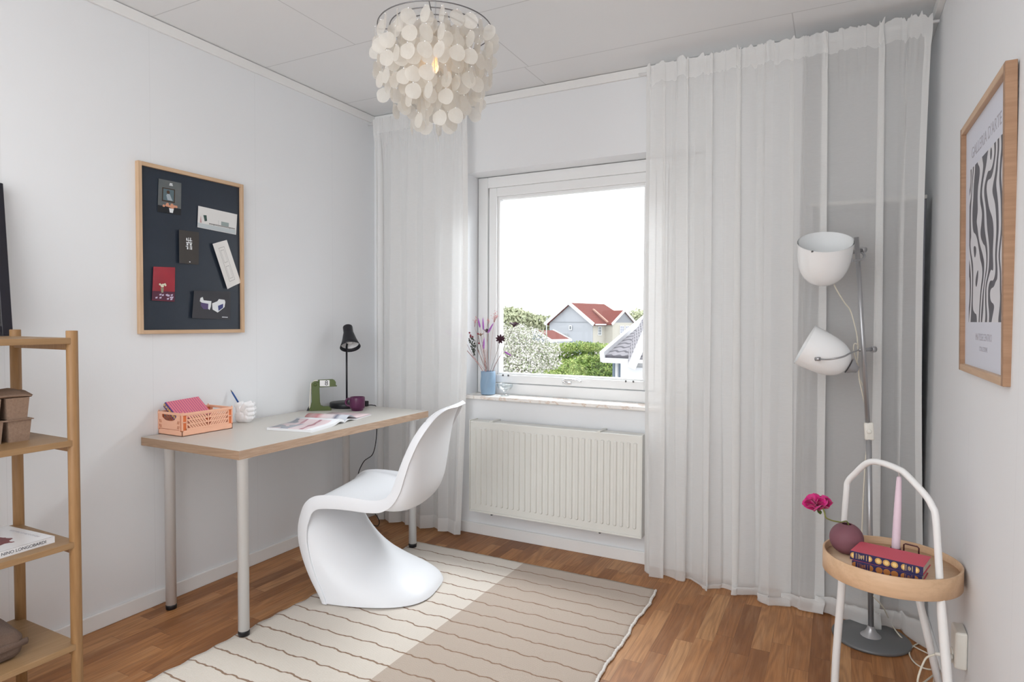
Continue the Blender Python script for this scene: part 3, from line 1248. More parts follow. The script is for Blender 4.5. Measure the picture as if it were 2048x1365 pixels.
def desk_leg(x, y):
    bm = bmesh.new()
    zf = 0.0098 if x > -2.1 else 0.0004
    lathe(bm, [(0.0, DZ - 0.034), (0.034, DZ - 0.034), (0.034, DZ - 0.038), (0.0205, DZ - 0.040), (0.0205, 0.019 + zf), (0, 0.019 + zf)], 24,
          Matrix.Translation((x, y, 0)))
    lg = rel(link('leg', bm, legm), desk)
    bm = bmesh.new()
    lathe(bm, [(0.0, 0.019), (0.0205, 0.019), (0.0215, 0.014), (0.0205, 0.0), (0, 0)], 24, Matrix.Translation((x, y, zf)))
    f = link('foot_cap', bm, capm)
    f.parent = lg
    if x > -2.1:
        pass
    return lg


for (x, y) in ((-2.440, 1.640), (-1.975, 1.617), (-1.972, 2.678), (-2.440, 2.690)):
    desk_leg(x, y)

# ---------------------------------------------------------------- things on the desk
# folding crate
CR = (-2.450, 1.771)
crate = empty('storage_crate', (CR[0], CR[1], DZ), 0, 'small peach-orange folding plastic crate at the near end of the desk', 'crate')
peach = mat('peach_plastic', (0.86, 0.48, 0.33), 0.45, spec=0.4)
peach_in = mat('peach_plastic_hinge', (0.80, 0.23, 0.08), 0.45)
cw, cl, ch = 0.078, 0.121, 0.096          # half width (x), half length (y), height
bm = bmesh.new()
box(bm, -cw, cw, -cl, cl, 0, 0.004, 0.001, 1)
box(bm, cw - 0.004, cw, -cl, cl, 0, 0.024, 0.001, 1)
box(bm, -cw, -cw + 0.004, -cl, cl, 0, 0.024, 0.001, 1)
box(bm, -cw, cw, -cl, -cl + 0.004, 0, 0.024, 0.001, 1)
box(bm, -cw, cw, cl - 0.004, cl, 0, 0.024, 0.001, 1)
link('base_tray', bm, peach, crate)


def crate_side(sx):
    """long side with slanted slots: built as rails, posts and slanted bars"""
    bm = bmesh.new()
    X0, X1 = sorted((sx * cw, sx * (cw - 0.003)))
    # rim and bottom rail
    xr0, xr1 = sorted((sx * (cw + 0.002), sx * (cw - 0.006)))
    box(bm, xr0, xr1, -cl, cl, ch - 0.010, ch, 0.001, 1)
    box(bm, X0, X1, -cl + 0.020, cl - 0.020, 0.024, 0.032)
    for yy in (-cl + 0.020, -0.001, cl - 0.024):
        box(bm, X0 - 0.0005, X1 + 0.0005, yy, yy + 0.004, 0.024, ch - 0.010)
    for half in (-1, 1):
        ya, yb = (-cl + 0.024, -0.001) if half < 0 else (0.003, cl - 0.024)
        for rw in range(3):
            za = 0.032 + rw * 0.0185
            box(bm, X0, X1, ya, yb, za + 0.0135, za + 0.0185)
            n = 8
            st = (yb - ya) / n
            for k in range(n + 1):
                y0 = ya + k * st - 0.0035
                sh = 0.006 * (1 if half < 0 else -1)
                pts = [(y0 + sh, za), (y0 + 0.0075 + sh, za), (y0 + 0.0075 - sh, za + 0.0135), (y0 - sh, za + 0.0135)]
                pts = [(min(max(a, ya), yb), b) for a, b in pts]
                M = Matrix(((0, 0, 1, 0), (1, 0, 0, 0), (0, 1, 0, 0), (0, 0, 0, 1)))
                if abs(pts[0][0] - pts[1][0]) > 1e-5 and abs(pts[2][0] - pts[3][0]) > 1e-5:
                    prism(bm, pts, X0, X1, M)
    return link('side_wall', bm, peach, crate)


crate_side(1)
crate_side(-1)


def crate_end(sy):
    bm = bmesh.new()
    Y0, Y1 = sorted((sy * cl, sy * (cl - 0.003)))
    yr0, yr1 = sorted((sy * (cl + 0.002), sy * (cl - 0.006)))
    box(bm, -cw, cw, yr0, yr1, ch - 0.010, ch, 0.001, 1)
    box(bm, -cw, -cw + 0.005, Y0 - 0.001, Y1 + 0.001, 0.02, ch)
    box(bm, cw - 0.016, cw - 0.012, Y0 - 0.001, Y1 + 0.001, 0.024, ch - 0.01)
    # panel with hand hole: outline around the opening
    M = Matrix(((1, 0, 0, 0), (0, 0, 1, 0), (0, 1, 0, 0), (0, 0, 0, 1)))
    xa, xb = -cw + 0.005, cw - 0.016
    hx0, hx1 = xa + 0.022, xb - 0.022
    hz = 0.060
    arc = [(hx0 + (hx1 - hx0) * k / 12, hz + 0.014 - 0.014 * (1 - abs(2 * k / 12 - 1) ** 3)) for k in range(13)]
    prism(bm, [(xa, 0.026), (xb, 0.026), (xb, hz + 0.014)] + list(reversed(arc)) + [(xa, hz + 0.014)], Y0, Y1, M)
    prism(bm, [(xa, hz + 0.014), (hx0, hz + 0.014), (hx0 - 0.001, ch - 0.01), (xa, ch - 0.01)], Y0, Y1, M)
    prism(bm, [(hx1, hz + 0.014), (xb, hz + 0.014), (xb, ch - 0.01), (hx1 + 0.001, ch - 0.01)], Y0, Y1, M)
    o = link('end_wall', bm, peach, crate)
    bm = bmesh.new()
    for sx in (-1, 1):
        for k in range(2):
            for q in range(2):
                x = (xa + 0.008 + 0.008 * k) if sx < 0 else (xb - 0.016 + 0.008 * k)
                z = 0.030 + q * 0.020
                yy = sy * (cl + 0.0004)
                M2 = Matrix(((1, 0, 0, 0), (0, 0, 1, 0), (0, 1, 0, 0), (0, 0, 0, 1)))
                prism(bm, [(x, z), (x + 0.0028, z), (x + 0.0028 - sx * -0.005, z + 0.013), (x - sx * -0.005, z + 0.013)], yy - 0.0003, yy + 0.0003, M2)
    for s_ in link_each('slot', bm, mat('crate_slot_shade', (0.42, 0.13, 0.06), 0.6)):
        s_.parent = o
    return o


crate_end(-1)
crate_end(1)
bm = bmesh.new()
for sx in (-1, 1):
    for sy in (-1, 1):
        x0, x1 = sorted((sx * cw, sx * (cw - 0.012)))
        y0, y1 = sorted((sy * cl, sy * (cl - 0.006)))
        box(bm, x0, x1, y0, y1, 0.02, 0.024, 0.0005, 1)
        y0, y1 = sorted((sy * (cl - 0.001), sy * (cl - 0.021)))
        xa, xb = sorted((sx * (cw - 0.0045), sx * (cw - 0.008)))
        box(bm, xa, xb, y0, y1, 0.024, ch - 0.010)
link_each('corner_hinge', bm, peach_in, crate)
bm = bmesh.new()
for sx in (-1, 1):
    for sy in (-1, 1):
        x0, x1 = sorted((sx * (cw + 0.0005), sx * (cw - 0.006)))
        y0, y1 = sorted((sy * (cl - 0.002), sy * (cl - 0.018)))
        box(bm, x0, x1, y0, y1, 0.055, 0.060, 0.0005, 1)
        y0, y1 = sorted((sy * (cl - 0.0), sy * (cl - 0.005)))
        box(bm, x0, x1, y0, y1, 0.024, ch - 0.008, 0.0005, 1)
        box(bm, sx * (cw - 0.0) - 0.002, sx * (cw - 0.0) + 0.002, sy * (cl - 0.004) - 0.002, sy * (cl - 0.004) + 0.002, ch, ch + 0.005, 0.0005, 1)
link_each('stacking_peg', bm, peach, crate)


# patterned books: body with ribbed pink cover and navy spine
cover = mat('ribbed_crimson_cover', (0.55, 0.06, 0.09), 0.6)
t = NT(cover)
xg = t.sep(t.coords())[1]
rib = t.math('MULTIPLY_ADD', t.math('SINE', t.math('MULTIPLY', xg, 2 * math.pi / 0.0052)), 0.5, 0.5)
t.base(t.mix(t.math('MULTIPLY', rib, 0.5), (0.66, 0.10, 0.14), (0.36, 0.045, 0.08)))
t.bump(rib, 0.3, 0.0006)
navy = mat('navy_book_cloth', (0.020, 0.015, 0.075), 0.45)
navy_p = mat('violet_book_cloth', (0.055, 0.035, 0.22), 0.45)
gold = mat('gold_print', (0.62, 0.36, 0.12), 0.35, 0.3)
gold_pale = mat('pale_gold_print', (0.85, 0.62, 0.26), 0.35, 0.2)
bronze_dim = mat('bronze_print', (0.42, 0.17, 0.05), 0.4, 0.3)
pages = mat('book_pages', (0.72, 0.66, 0.56), 0.9)
t = NT(pages)
zz = t.sep(t.coords())[2]
t.base(t.mix(t.math('MULTIPLY_ADD', t.math('SINE', t.math('MULTIPLY', zz, 2 * math.pi / 0.0011)), 0.5, 0.5), (0.74, 0.68, 0.58), (0.60, 0.54, 0.45)))


def pattern_book(name, M, L, Wd, T, label, cov, spine_m, med, med2, group=None, cat='book'):
    """local frame: x along the spine, y from the spine inwards, z up; origin at the lower left corner of the spine"""
    root = bpy.data.objects.new(name, None)
    root.empty_display_size = 0.03
    COL.objects.link(root)
    root.matrix_world = M
    prop(root, label, cat, group)
    mbox('page_block', 0.003, L - 0.003, 0.002, Wd - 0.003, 0.0018, T - 0.0018, pages, root)
    mbox('cover', 0, L, 0.0015, Wd, 0, 0.0016, cov, root, 0.0004, 1)
    mbox('cover', 0, L, 0.0015, Wd, T - 0.0016, T, cov, root, 0.0004, 1)
    bm = bmesh.new()
    box(bm, 0, L, -0.0012, 0.0016, 0.0001, T - 0.0001, 0.0008, 2)
    sp = link('spine', bm, spine_m, root)
    yb = -0.0014

    def fl(bm, pts):
        vs = [bm.verts.new((x, yb, z)) for x, z in pts]
        bm.faces.new(vs)

    def half(cx, cz, r, a0, a1, bm, n=12, y=0.0):
        vs = [bm.verts.new((cx, yb - y, cz))] + [bm.verts.new((cx + r * math.cos(a0 + (a1 - a0) * k / n), yb - y, cz + r * math.sin(a0 + (a1 - a0) * k / n)))
                                                  for k in range(n + 1)]
        bm.faces.new(vs)
    R = T * 0.36
    cz = T * 0.52
    xs = [(0.035, -1), (0.29, 1), (0.405, 0), (0.515, 0), (0.625, 0), (0.74, -1), (0.925, 1)]
    b1, b2 = bmesh.new(), bmesh.new()
    for fx_, kind in xs:
        cx = L * fx_
        for rr, bb, yy in ((R, b1, 0.0), (R * 0.6, b2, 0.0002)):
            if kind == 0:
                half(cx, cz, rr, 0, 2 * math.pi, bb, 18, yy)
            elif kind > 0:
                half(cx - R * 0.4, cz, rr, -math.pi / 2, math.pi / 2, bb, 10, yy)
            else:
                half(cx + R * 0.4, cz, rr, math.pi / 2, 3 * math.pi / 2, bb, 10, yy)
    for q_ in link_each('spine_medallion', b1, med) + link_each('medallion_core', b2, med2):
        q_.parent = sp
    bm = bmesh.new()
    for fx_, w in ((0.088, .006), (0.118, .004), (0.235, .006), (0.775, .006), (0.86, .006)):
        box(bm, L * fx_, L * fx_ + L * w, yb - 0.0002, yb + 0.0002, T * 0.2, T * 0.84)
    for k, (fx_, lo, hi) in enumerate(((0.135, .25, .78), (0.152, .35, .7), (0.165, .25, .7), (0.182, .4, .75), (0.197, .28, .78), (0.805, .3, .7), (0.82, .25, .75), (0.836, .35, .65))):
        box(bm, L * fx_, L * fx_ + 0.0012, yb - 0.0002, yb + 0.0002, T * lo, T * hi)
    link('spine_lettering', bm, med2).parent = sp
    return root


pinkc = mat('pink_striped_cover', (0.70, 0.15, 0.20), 0.6)
t = NT(pinkc)
xg = t.sep(t.coords())[1]
rib = t.math('GREATER_THAN', t.math('SINE', t.math('MULTIPLY', xg, 2 * math.pi / 0.0105)), 0.55)
t.base(t.mix(rib, (0.74, 0.20, 0.25), (0.36, 0.10, 0.22)))
# leaning in the crate: spine towards the near end, cover turned up and towards the room
o0 = Vector((CR[0] - 0.058, CR[1] - 0.106, DZ + 0.124))
uy = Vector((0.0, 0.965, 0.26)).normalized()      # along from spine to fore edge: rising? kept shallow
ux = Vector((0.80, 0.0, -0.60)).normalized()
uy = (Vector((0.10, 1.0, 0.02)) - ux * Vector((0.10, 1.0, 0.02)).dot(ux)).normalized()
uz = ux.cross(uy).normalized()
pattern_book('book', basis(o0 - uz * 0.012, ux, uy, uz), 0.112, 0.150, 0.024,
             'pink striped book with a violet spine leaning in the peach crate', pinkc, navy_p, gold, gold_pale)

# ceramic fist
HX, HY = -2.452, 1.945
hand = empty('ceramic_hand', (HX, HY + 0.05, DZ), 0, 'glossy white ceramic fist standing beside the crate, holding a pencil', 'ornament')
cer = mat('white_glazed_ceramic', (0.86, 0.86, 0.87), 0.12, spec=0.6, coat=0.3)


def ell(bm, c, r, rot=None, seg=16):
    M = Matrix.Translation(Vector(c))
    if rot is not None:
        M = M @ rot
    M = M @ Matrix.Diagonal((r[0], r[1], r[2], 1))
    bmesh.ops.create_uvsphere(bm, u_segments=seg, v_segments=seg // 2 + 2, radius=1, matrix=M)


def capsule(bm, a, b, r0, r1, n=10):
    a, b = Vector(a), Vector(b)
    for k in range(n + 1):
        s = k / n
        p = a.lerp(b, s)
        bmesh.ops.create_uvsphere(bm, u_segments=12, v_segments=8, radius=r0 + (r1 - r0) * s, matrix=Matrix.Translation(p))


bm = bmesh.new()
# local: x towards the room, y along the desk (away from the near end), z up
ell(bm, (0.0, -0.018, 0.030), (0.029, 0.032, 0.040))
ell(bm, (0.0, 0.008, 0.052), (0.027, 0.030, 0.046))
capsule(bm, (0, -0.012, 0.055), (0, 0.012, 0.078), 0.022, 0.019)
ell(bm, (0.0, 0.006, 0.024), (0.027, 0.030, 0.030))
capsule(bm, (0, -0.016, 0.035), (0.0, -0.024, 0.070), 0.028, 0.0225)     # wrist, cut open at the top left
for k, (z, r, dy) in enumerate(((0.084, 0.0112, 0.0), (0.0635, 0.0116, 0.003), (0.043, 0.0112, 0.002), (0.0225, 0.0105, -0.003))):
    y = 0.030 + dy
    capsule(bm, (-0.020, 0.014, z), (-0.016, y, z), r, r, 5)
    capsule(bm, (-0.016, y, z), (0.010, y + 0.002, z - 0.002), r, r * 0.97, 6)
    capsule(bm, (0.010, y + 0.002, z - 0.002), (0.020, y - 0.014, z - 0.003), r * 0.93, r * 0.8, 5)
capsule(bm, (0.016, -0.008, 0.060), (0.022, 0.006, 0.086), 0.0135, 0.012, 6)      # thumb
capsule(bm, (0.022, 0.006, 0.084), (0.010, 0.024, 0.094), 0.0115, 0.010, 6)
for v in bm.verts:
    v.co.z = max(v.co.z, 0.0)
o = link('hand_body', bm, cer, hand, True)
rm_ = o.modifiers.new('remesh', 'REMESH')
rm_.mode = 'VOXEL'
rm_.voxel_size = 0.0016
rm_.use_smooth_shade = True
sm_ = o.modifiers.new('smooth', 'SMOOTH')
sm_.factor = 0.5
sm_.iterations = 3
bm = bmesh.new()
M = axis_m((0.0, -0.0300, 0.0835), (0.0, -0.42, 0.90))
lathe(bm, [(0.0, -0.006), (0.013, -0.005), (0.0175, 0.004), (0.0195, 0.0105), (0.0215, 0.0085), (0.0225, 0.0), (0.0215, -0.010)], 28, M)
link('wrist_opening', bm, mat('ceramic_rim', (0.80, 0.80, 0.80), 0.3), hand)
hand.location = (-2.462, 2.036, DZ)
hand.rotation_euler = (0, 0, math.radians(-58))

pencil = empty('pencil', (HX, HY + 0.022, DZ + 0.09), 0, 'dark blue pencil leaning out of the white ceramic hand', 'pencil')
a_ = at(479.5, 811, 2.92)
b_ = at(464.5, 790, 2.90)
a_ = Vector(hand.location) + Vector((-0.024, -0.020, 0.092))
dirp = Vector((-0.030, -0.018, 0.060)).normalized()
pencil.location = a_
bm = bmesh.new()
M = axis_m((0, 0, 0), dirp)
lathe(bm, [(0, -0.012), (0.0038, -0.012), (0.0038, 0.052), (0.0026, 0.060), (0, 0.060)], 6, M)
link('pencil_body', bm, mat('blue_lacquer', (0.012, 0.07, 0.26), 0.3), pencil)
bm = bmesh.new()
lathe(bm, [(0.0026, 0.060), (0.0009, 0.070), (0, 0.072)], 8, M)
link('pencil_tip', bm, mat('graphite', (0.05, 0.05, 0.05), 0.5), pencil)

# desk calendar
cal = empty('desk_calendar', (-2.474, 2.447, DZ), math.atan2(0.069, 0.075), 'olive green plastic desk calendar whose arm shows the number 8', 'calendar')
olive = mat('olive_plastic', (0.085, 0.115, 0.030), 0.35)
ivory = mat('ivory_plastic', (0.68, 0.65, 0.57), 0.45)
prof = [(0.0, 0.0), (0.112, 0.0), (0.112, 0.008), (0.100, 0.022), (0.072, 0.022), (0.058, 0.028), (0.054, 0.045), (0.052, 0.112),
        (0.052, 0.140)]
prof += [(0.032 + 0.020 * math.cos(a), 0.140 + 0.018 * math.sin(a)) for a in [math.pi * k / 10 for k in range(1, 10)]]
prof += [(0.012, 0.140), (0.012, 0.05), (0.006, 0.022), (0.0, 0.012)]
M = Matrix(((1, 0, 0, 0), (0, 0, 1, 0), (0, 1, 0, 0), (0, 0, 0, 1)))
bm = bmesh.new()
prism(bm, prof, 0.0, 0.030, M)
o = link('stand', bm, olive, cal)
mod_bevel(o, 0.002, 2)
bm = bmesh.new()
pb = [(0.002, 0.014), (0.009, 0.014), (0.012, 0.10), (0.014, 0.148), (0.028, 0.162), (0.045, 0.164), (0.045, 0.160), (0.026, 0.158), (0.010, 0.148), (0.006, 0.10)]
prism(bm, [(x - 0.003, z) for x, z in pb], 0.004, 0.036, M)
link('back_strip', bm, ivory, cal)
bm = bmesh.new()
prism(bm, [(0.045, 0.124), (0.142, 0.128), (0.142, 0.131), (0.136, 0.133), (0.136, 0.150), (0.128, 0.162), (0.118, 0.166), (0.045, 0.164)], 0.0035, 0.033, M)
arm = link('arm', bm, olive, cal)
mod_bevel(arm, 0.0015, 2)
bm = bmesh.new()
box(bm, 0.054, 0.104, 0.0025, 0.032, 0.130, 0.1625, 0.0006, 1)
strip_ = link('number_band', bm, mat('white_card_band', (0.80, 0.80, 0.80), 0.5))
strip_.parent = arm
Mt = basis((0.0880, 0.0023, 0.1462), (1, 0, 0), (0, 0, 1), (0, -1, 0))
tx = text_mesh('number', '8', 0.036, Mt, mat('black_ink', (0.015, 0.015, 0.018), 0.5), None)
tx.parent = arm
bm = bmesh.new()
lathe(bm, [(0, 0), (0.008, 0), (0.009, -0.001), (0.009, -0.003), (0, -0.003)], 20, Matrix.Translation((0.031, -0.0, 0.140)) @ Matrix.Rotation(-math.pi / 2, 4, 'X'))
link('dial_button', bm, olive, cal)
bm = bmesh.new()
prism(bm, [(-0.014, 0.0), (0.004, 0.0), (0.004, 0.026), (-0.002, 0.024), (-0.008, 0.014)], 0.010, 0.034, M)
link('rear_foot', bm, capm, cal)

# desk lamp
LX, LY = -2.418, 2.672
dl = empty('desk_lamp', (LX, LY, DZ), 0, 'small black desk lamp with a conical shade at the far end of the desk', 'desk lamp')
blk = mat('matt_black_metal', (0.012, 0.012, 0.016), 0.38, spec=0.45)
lin = mat('lamp_white_inside', (0.80, 0.80, 0.80), 0.5)
bm = bmesh.new()
lathe(bm, [(0, 0), (0.090, 0), (0.092, 0.003), (0.092, 0.024), (0.090, 0.027), (0.0, 0.028)], 40)
link('base', bm, blk, dl)
bm = bmesh.new()
tube(bm, [(0, 0, 0.027), (0, 0, 0.338)], 0.0052, 12)
link('pole', bm, blk, dl)
top = Vector((-0.020, 0.030, 0.452))
dr = (RIGHT * 0.24 + Vector((0, 0, -1)) * 0.86 - Vector((FWD.x, FWD.y, 0)) * 0.50).normalized()
M = axis_m(top, dr)
bm = bmesh.new()
lathe(bm, [(0, 0.0), (0.018, 0.0005), (0.0250, 0.006), (0.0268, 0.012), (0.0268, 0.044), (0.0290, 0.052), (0.0385, 0.090), (0.0470, 0.116), (0.0560, 0.139),
           (0.0548, 0.139), (0.0458, 0.116), (0.0373, 0.090), (0.028, 0.054)], 40, M)
sh = link('lamp_shade', bm, blk, dl)
bm = bmesh.new()
lathe(bm, [(0.0552, 0.1385), (0.0452, 0.115), (0.0366, 0.090), (0.0270, 0.052), (0.0, 0.050)], 40, M)
link('shade_lining', bm, lin).parent = sh
bm = bmesh.new()
lathe(bm, [(0.0, 0.052), (0.012, 0.053), (0.012, 0.070), (0.016, 0.082), (0.019, 0.098), (0.015, 0.112), (0.0, 0.118)], 20, M)
link('bulb', bm, mat('frosted_bulb', (0.85, 0.85, 0.84), 0.3)).parent = sh
bm = bmesh.new()
tube(bm, [(0, 0, 0.336), M @ Vector((0.0, 0.0, 0.060))], 0.005, 10)
link('swivel_joint', bm, blk, dl)
# power cord over the far side and down behind the desk
bm = bmesh.new()
W_ = Vector(dl.location)
cord = [(-2.345, 2.735, DZ + 0.006), (-2.31, 2.762, DZ + 0.006), (-2.300, 2.783, DZ - 0.010), (-2.300, 2.787, DZ - 0.10), (-2.31, 2.79, DZ - 0.20), (-2.335, 2.79, DZ - 0.28),
        (-2.40, 2.79, DZ - 0.33), (-2.45, 2.80, DZ - 0.42), (-2.44, 2.82, 0.20), (-2.37, 2.83, 0.11), (-2.33, 2.84, 0.05), (-2.36, 2.86, 0.006), (-2.44, 2.88, 0.005)]
tube(bm, [Vector(p) - W_ for p in smooth_path(cord, 8)], 0.0026, 8)
link('power_cord', bm, blk, dl)
bm = bmesh.new()
box(bm, 0.055, 0.085, 0.060, 0.085, 0.0, 0.030, 0.003)
link('cord_switch', bm, blk, dl)

# mug
mug = empty('mug', (-2.270, 2.590, DZ), 0, 'plum coloured ceramic mug in front of the desk lamp', 'mug')
plum = mat('plum_glaze', (0.095, 0.018, 0.065), 0.28, spec=0.5)
bm = bmesh.new()
lathe(bm, [(0, 0.002), (0.028, 0.0), (0.031, 0.003), (0.031, 0.009), (0.037, 0.014), (0.0395, 0.020), (0.0395, 0.068), (0.0385, 0.073), (0.0365, 0.073), (0.036, 0.068),
           (0.036, 0.012), (0, 0.010)], 40)
link('cup_body', bm, plum, mug)
bm = bmesh.new()
hd = -RIGHT.copy()
hd.z = 0
hd.normalize()
pts = [hd * 0.036 + Vector((0, 0, 0.062)), hd * 0.050 + Vector((0, 0, 0.062)), hd * 0.060 + Vector((0, 0, 0.052)), hd * 0.060 + Vector((0, 0, 0.036)),
       hd * 0.050 + Vector((0, 0, 0.026)), hd * 0.036 + Vector((0, 0, 0.026))]
tube(bm, smooth_path(pts, 6), 0.0062, 12, flat=1.3)
link('handle', bm, plum, mug)

# open magazine
mg = empty('magazine', (-2.150, 2.215, DZ), math.radians(12), 'open magazine with pale pink and grey pictures lying on the desk', 'magazine')
paper = mat('glossy_paper', (0.80, 0.81, 0.83), 0.3, spec=0.5)
pageR = mat('magazine_print_right', (0.7, 0.6, 0.6), 0.25)
t = NT(pageR)
x_, y_, z_ = t.sep(t.coords())
c = t.ramp(t.math('MULTIPLY_ADD', x_, 4.0, 0.5), [(0.0, (0.50, 0.10, 0.10)), (0.18, (0.62, 0.40, 0.40)), (0.3, (0.55, 0.22, 0.24)), (0.42, (0.76, 0.62, 0.64)),
                                                (0.62, (0.72, 0.66, 0.69)), (0.70, (0.18, 0.19, 0.26)), (0.78, (0.60, 0.62, 0.68)), (1.0, (0.52, 0.56, 0.62))])
far = t.math('MULTIPLY', t.math('SUBTRACT', y_, 0.075, clamp=True), 20, clamp=True)
c = t.mix(far, c, (0.74, 0.60, 0.62))
t.base(c)
pageL = mat('magazine_print_left', (0.75, 0.68, 0.70), 0.25)
t = NT(pageL)
x_, y_, z_ = t.sep(t.coords())
inner = t.math('MULTIPLY', t.math('LESS_THAN', t.math('ABSOLUTE', t.math('SUBTRACT', x_, -0.012)), 0.092), t.math('LESS_THAN', t.math('ABSOLUTE', t.math('ADD', y_, 0.16)), 0.105))
wv = t.math('SINE', t.math('ADD', t.math('MULTIPLY', x_, 75), t.math('MULTIPLY', t.noise(t.coords(), 6, 2, 0.5), 9)))
c = t.mix(t.math('GREATER_THAN', wv, 0.86), (0.74, 0.60, 0.63), (0.45, 0.22, 0.26))
dark = t.math('MULTIPLY', t.math('GREATER_THAN', t.noise(t.coords((1, 1, 1), loc=(0.3, 0.1, 0)), 9, 2, 0.4), 0.50), t.math('LESS_THAN', x_, -0.01))
c = t.mix(dark, c, (0.30, 0.32, 0.37))
c = t.mix(inner, (0.80, 0.82, 0.85), c)
t.base(c)
PW, PL_ = 0.112, 0.265   # half page height, page width


def leaf_bm(side, zs, th, y_end=1.0, raise_edge=0.0, xo=0.0):
    """zs: height profile along the page from the spine outwards"""
    bm = bmesh.new()
    n = len(zs)
    P = []
    for k in range(n):
        s = k / (n - 1) * y_end
        P.append((side * s * PL_, zs[k]))
    for lo in (0, 1):
        pass
    top = [[bm.verts.new((x, p[0] + xo * x, p[1] + th)) for x in (-PW, -PW * 0.33, PW * 0.33, PW)] for p in P]
    bot = [[bm.verts.new((x, p[0] + xo * x, max(p[1], 0.0002))) for x in (-PW, -PW * 0.33, PW * 0.33, PW)] for p in P]
    for i in range(n - 1):
        for j in range(3):
            f = bm.faces.new((top[i][j], top[i + 1][j], top[i + 1][j + 1], top[i][j + 1]))
            f.smooth = True
            f = bm.faces.new((bot[i][j], bot[i][j + 1], bot[i + 1][j + 1], bot[i + 1][j]))
            f.smooth = True
        bm.faces.new((top[i][0], bot[i][0], bot[i + 1][0], top[i + 1][0]))
        bm.faces.new((top[i][3], top[i + 1][3], bot[i + 1][3], bot[i][3]))
    for e in (0, n - 1):
        for j in range(3):
            bm.faces.new((top[e][j], top[e][j + 1], bot[e][j + 1], bot[e][j]))
    return bm


def prof_page(h, n=22, flat_=0.0, k0=0.16):
    out = []
    for k in range(n):
        s = k / (n - 1)
        out.append(flat_ + h * (math.exp(-((s - k0) / 0.16) ** 2) - 0.3 * math.exp(-(s / 0.05) ** 2)))
    return out


o = link('left_pages', leaf_bm(-1, prof_page(0.012, k0=0.12), 0.011), [paper], mg)
o = link('left_page_print', leaf_bm(-1, [z + 0.0112 for z in prof_page(0.012, k0=0.12)], 0.0003), [pageL], mg)
o = link('right_pages', leaf_bm(1, prof_page(0.010), 0.003), [paper], mg)
o = link('lifted_page', leaf_bm(1, [z + 0.006 for z in prof_page(0.024, k0=0.2)], 0.0005), [pageR], mg)

# ---------------------------------------------------------------- moulded chair
ang = math.radians(15)
CH = empty('moulded_chair', (-1.889 + 0.235 * -math.sin(ang) + 0.2 * math.cos(ang), 1.957 + 0.235 * math.cos(ang) + 0.2 * math.sin(ang), 0.0135), ang,
           'white one-piece curved plastic chair standing on the rug at the desk', 'chair')
SEC = [  # centre (u, z), edge (u, z), half width, squareness, flange (du, dz)
    ((.515, .826), (.512, .824), .060, 2.0, (.006, -.004)),
    ((.498, .826), (.488, .825), .120, 2.0, (.008, -.008)),
    ((.478, .812), (.458, .808), .172, 2.1, (.014, -.012)),
    ((.456, .780), (.426, .772), .205, 2.3, (.022, -.012)),
    ((.436, .715), (.386, .708), .226, 2.4, (.028, -.006)),
    ((.424, .630), (.350, .630), .235, 2.5, (.030, -.004)),
    ((.415, .550), (.324, .560), .238, 2.5, (.032, -.006)),
    ((.402, .475), (.304, .505), .238, 2.5, (.030, -.018)),
    ((.374, .415), (.282, .470), .238, 2.5, (.018, -.036)),
    ((.325, .383), (.246, .450), .238, 2.5, (.006, -.046)),
    ((.255, .382), (.190, .446), .238, 2.6, (.0, -.048)),
    ((.165, .400), (.120, .452), .238, 2.7, (.0, -.050)),
    ((.075, .418), (.055, .456), .238, 2.8, (.0, -.052)),
    ((.000, .430), (-.010, .454), .238, 2.8, (.008, -.052)),
    ((-.045, .430), (-.055, .444), .238, 2.8, (.020, -.048)),
    ((-.070, .412), (-.092, .415), .237, 2.8, (.034, -.036)),
    ((-.072, .385), (-.113, .368), .236, 2.8, (.042, -.018)),
    ((-.050, .348), (-.125, .315), .235, 2.7, (.042, -.006)),
    ((-.015, .305), (-.124, .260), .235, 2.5, (.040, .0)),
    ((.035, .240), (-.112, .205), .235, 2.35, (.036, .004)),
    ((.100, .178), (-.092, .150), .236, 2.3, (.032, .006)),
    ((.175, .128), (-.068, .100), .238, 2.35, (.028, .006)),
    ((.260, .090), (-.044, .060), .240, 2.5, (.026, .004)),
    ((.345, .058), (-.024, .028), .242, 2.7, (.022, .002)),
    ((.395, .026), (-.015, .010), .243, 3.0, (.020, .001)),
    ((.410, .000), (-.010, .000), .243, 3.2, (.020, .0)),
]


def cr(vals, s):
    n = len(vals) - 1
    i = min(int(s), n - 1)
    f = s - i
    g = lambda k: vals[max(0, min(n, k))]
    p0, p1, p2, p3 = g(i - 1), g(i), g(i + 1), g(i + 2)
    return 0.5 * ((2 * p1) + (p2 - p0) * f + (2 * p0 - 5 * p1 + 4 * p2 - p3) * f * f + (3 * p1 - p0 - 3 * p2 + p3) * f ** 3)


flatv = [[a[0][0], a[0][1], a[1][0], a[1][1], a[2], a[3], a[4][0], a[4][1]] for a in SEC]
colsv = list(zip(*flatv))
NS, NT_ = 110, 33
bm = bmesh.new()


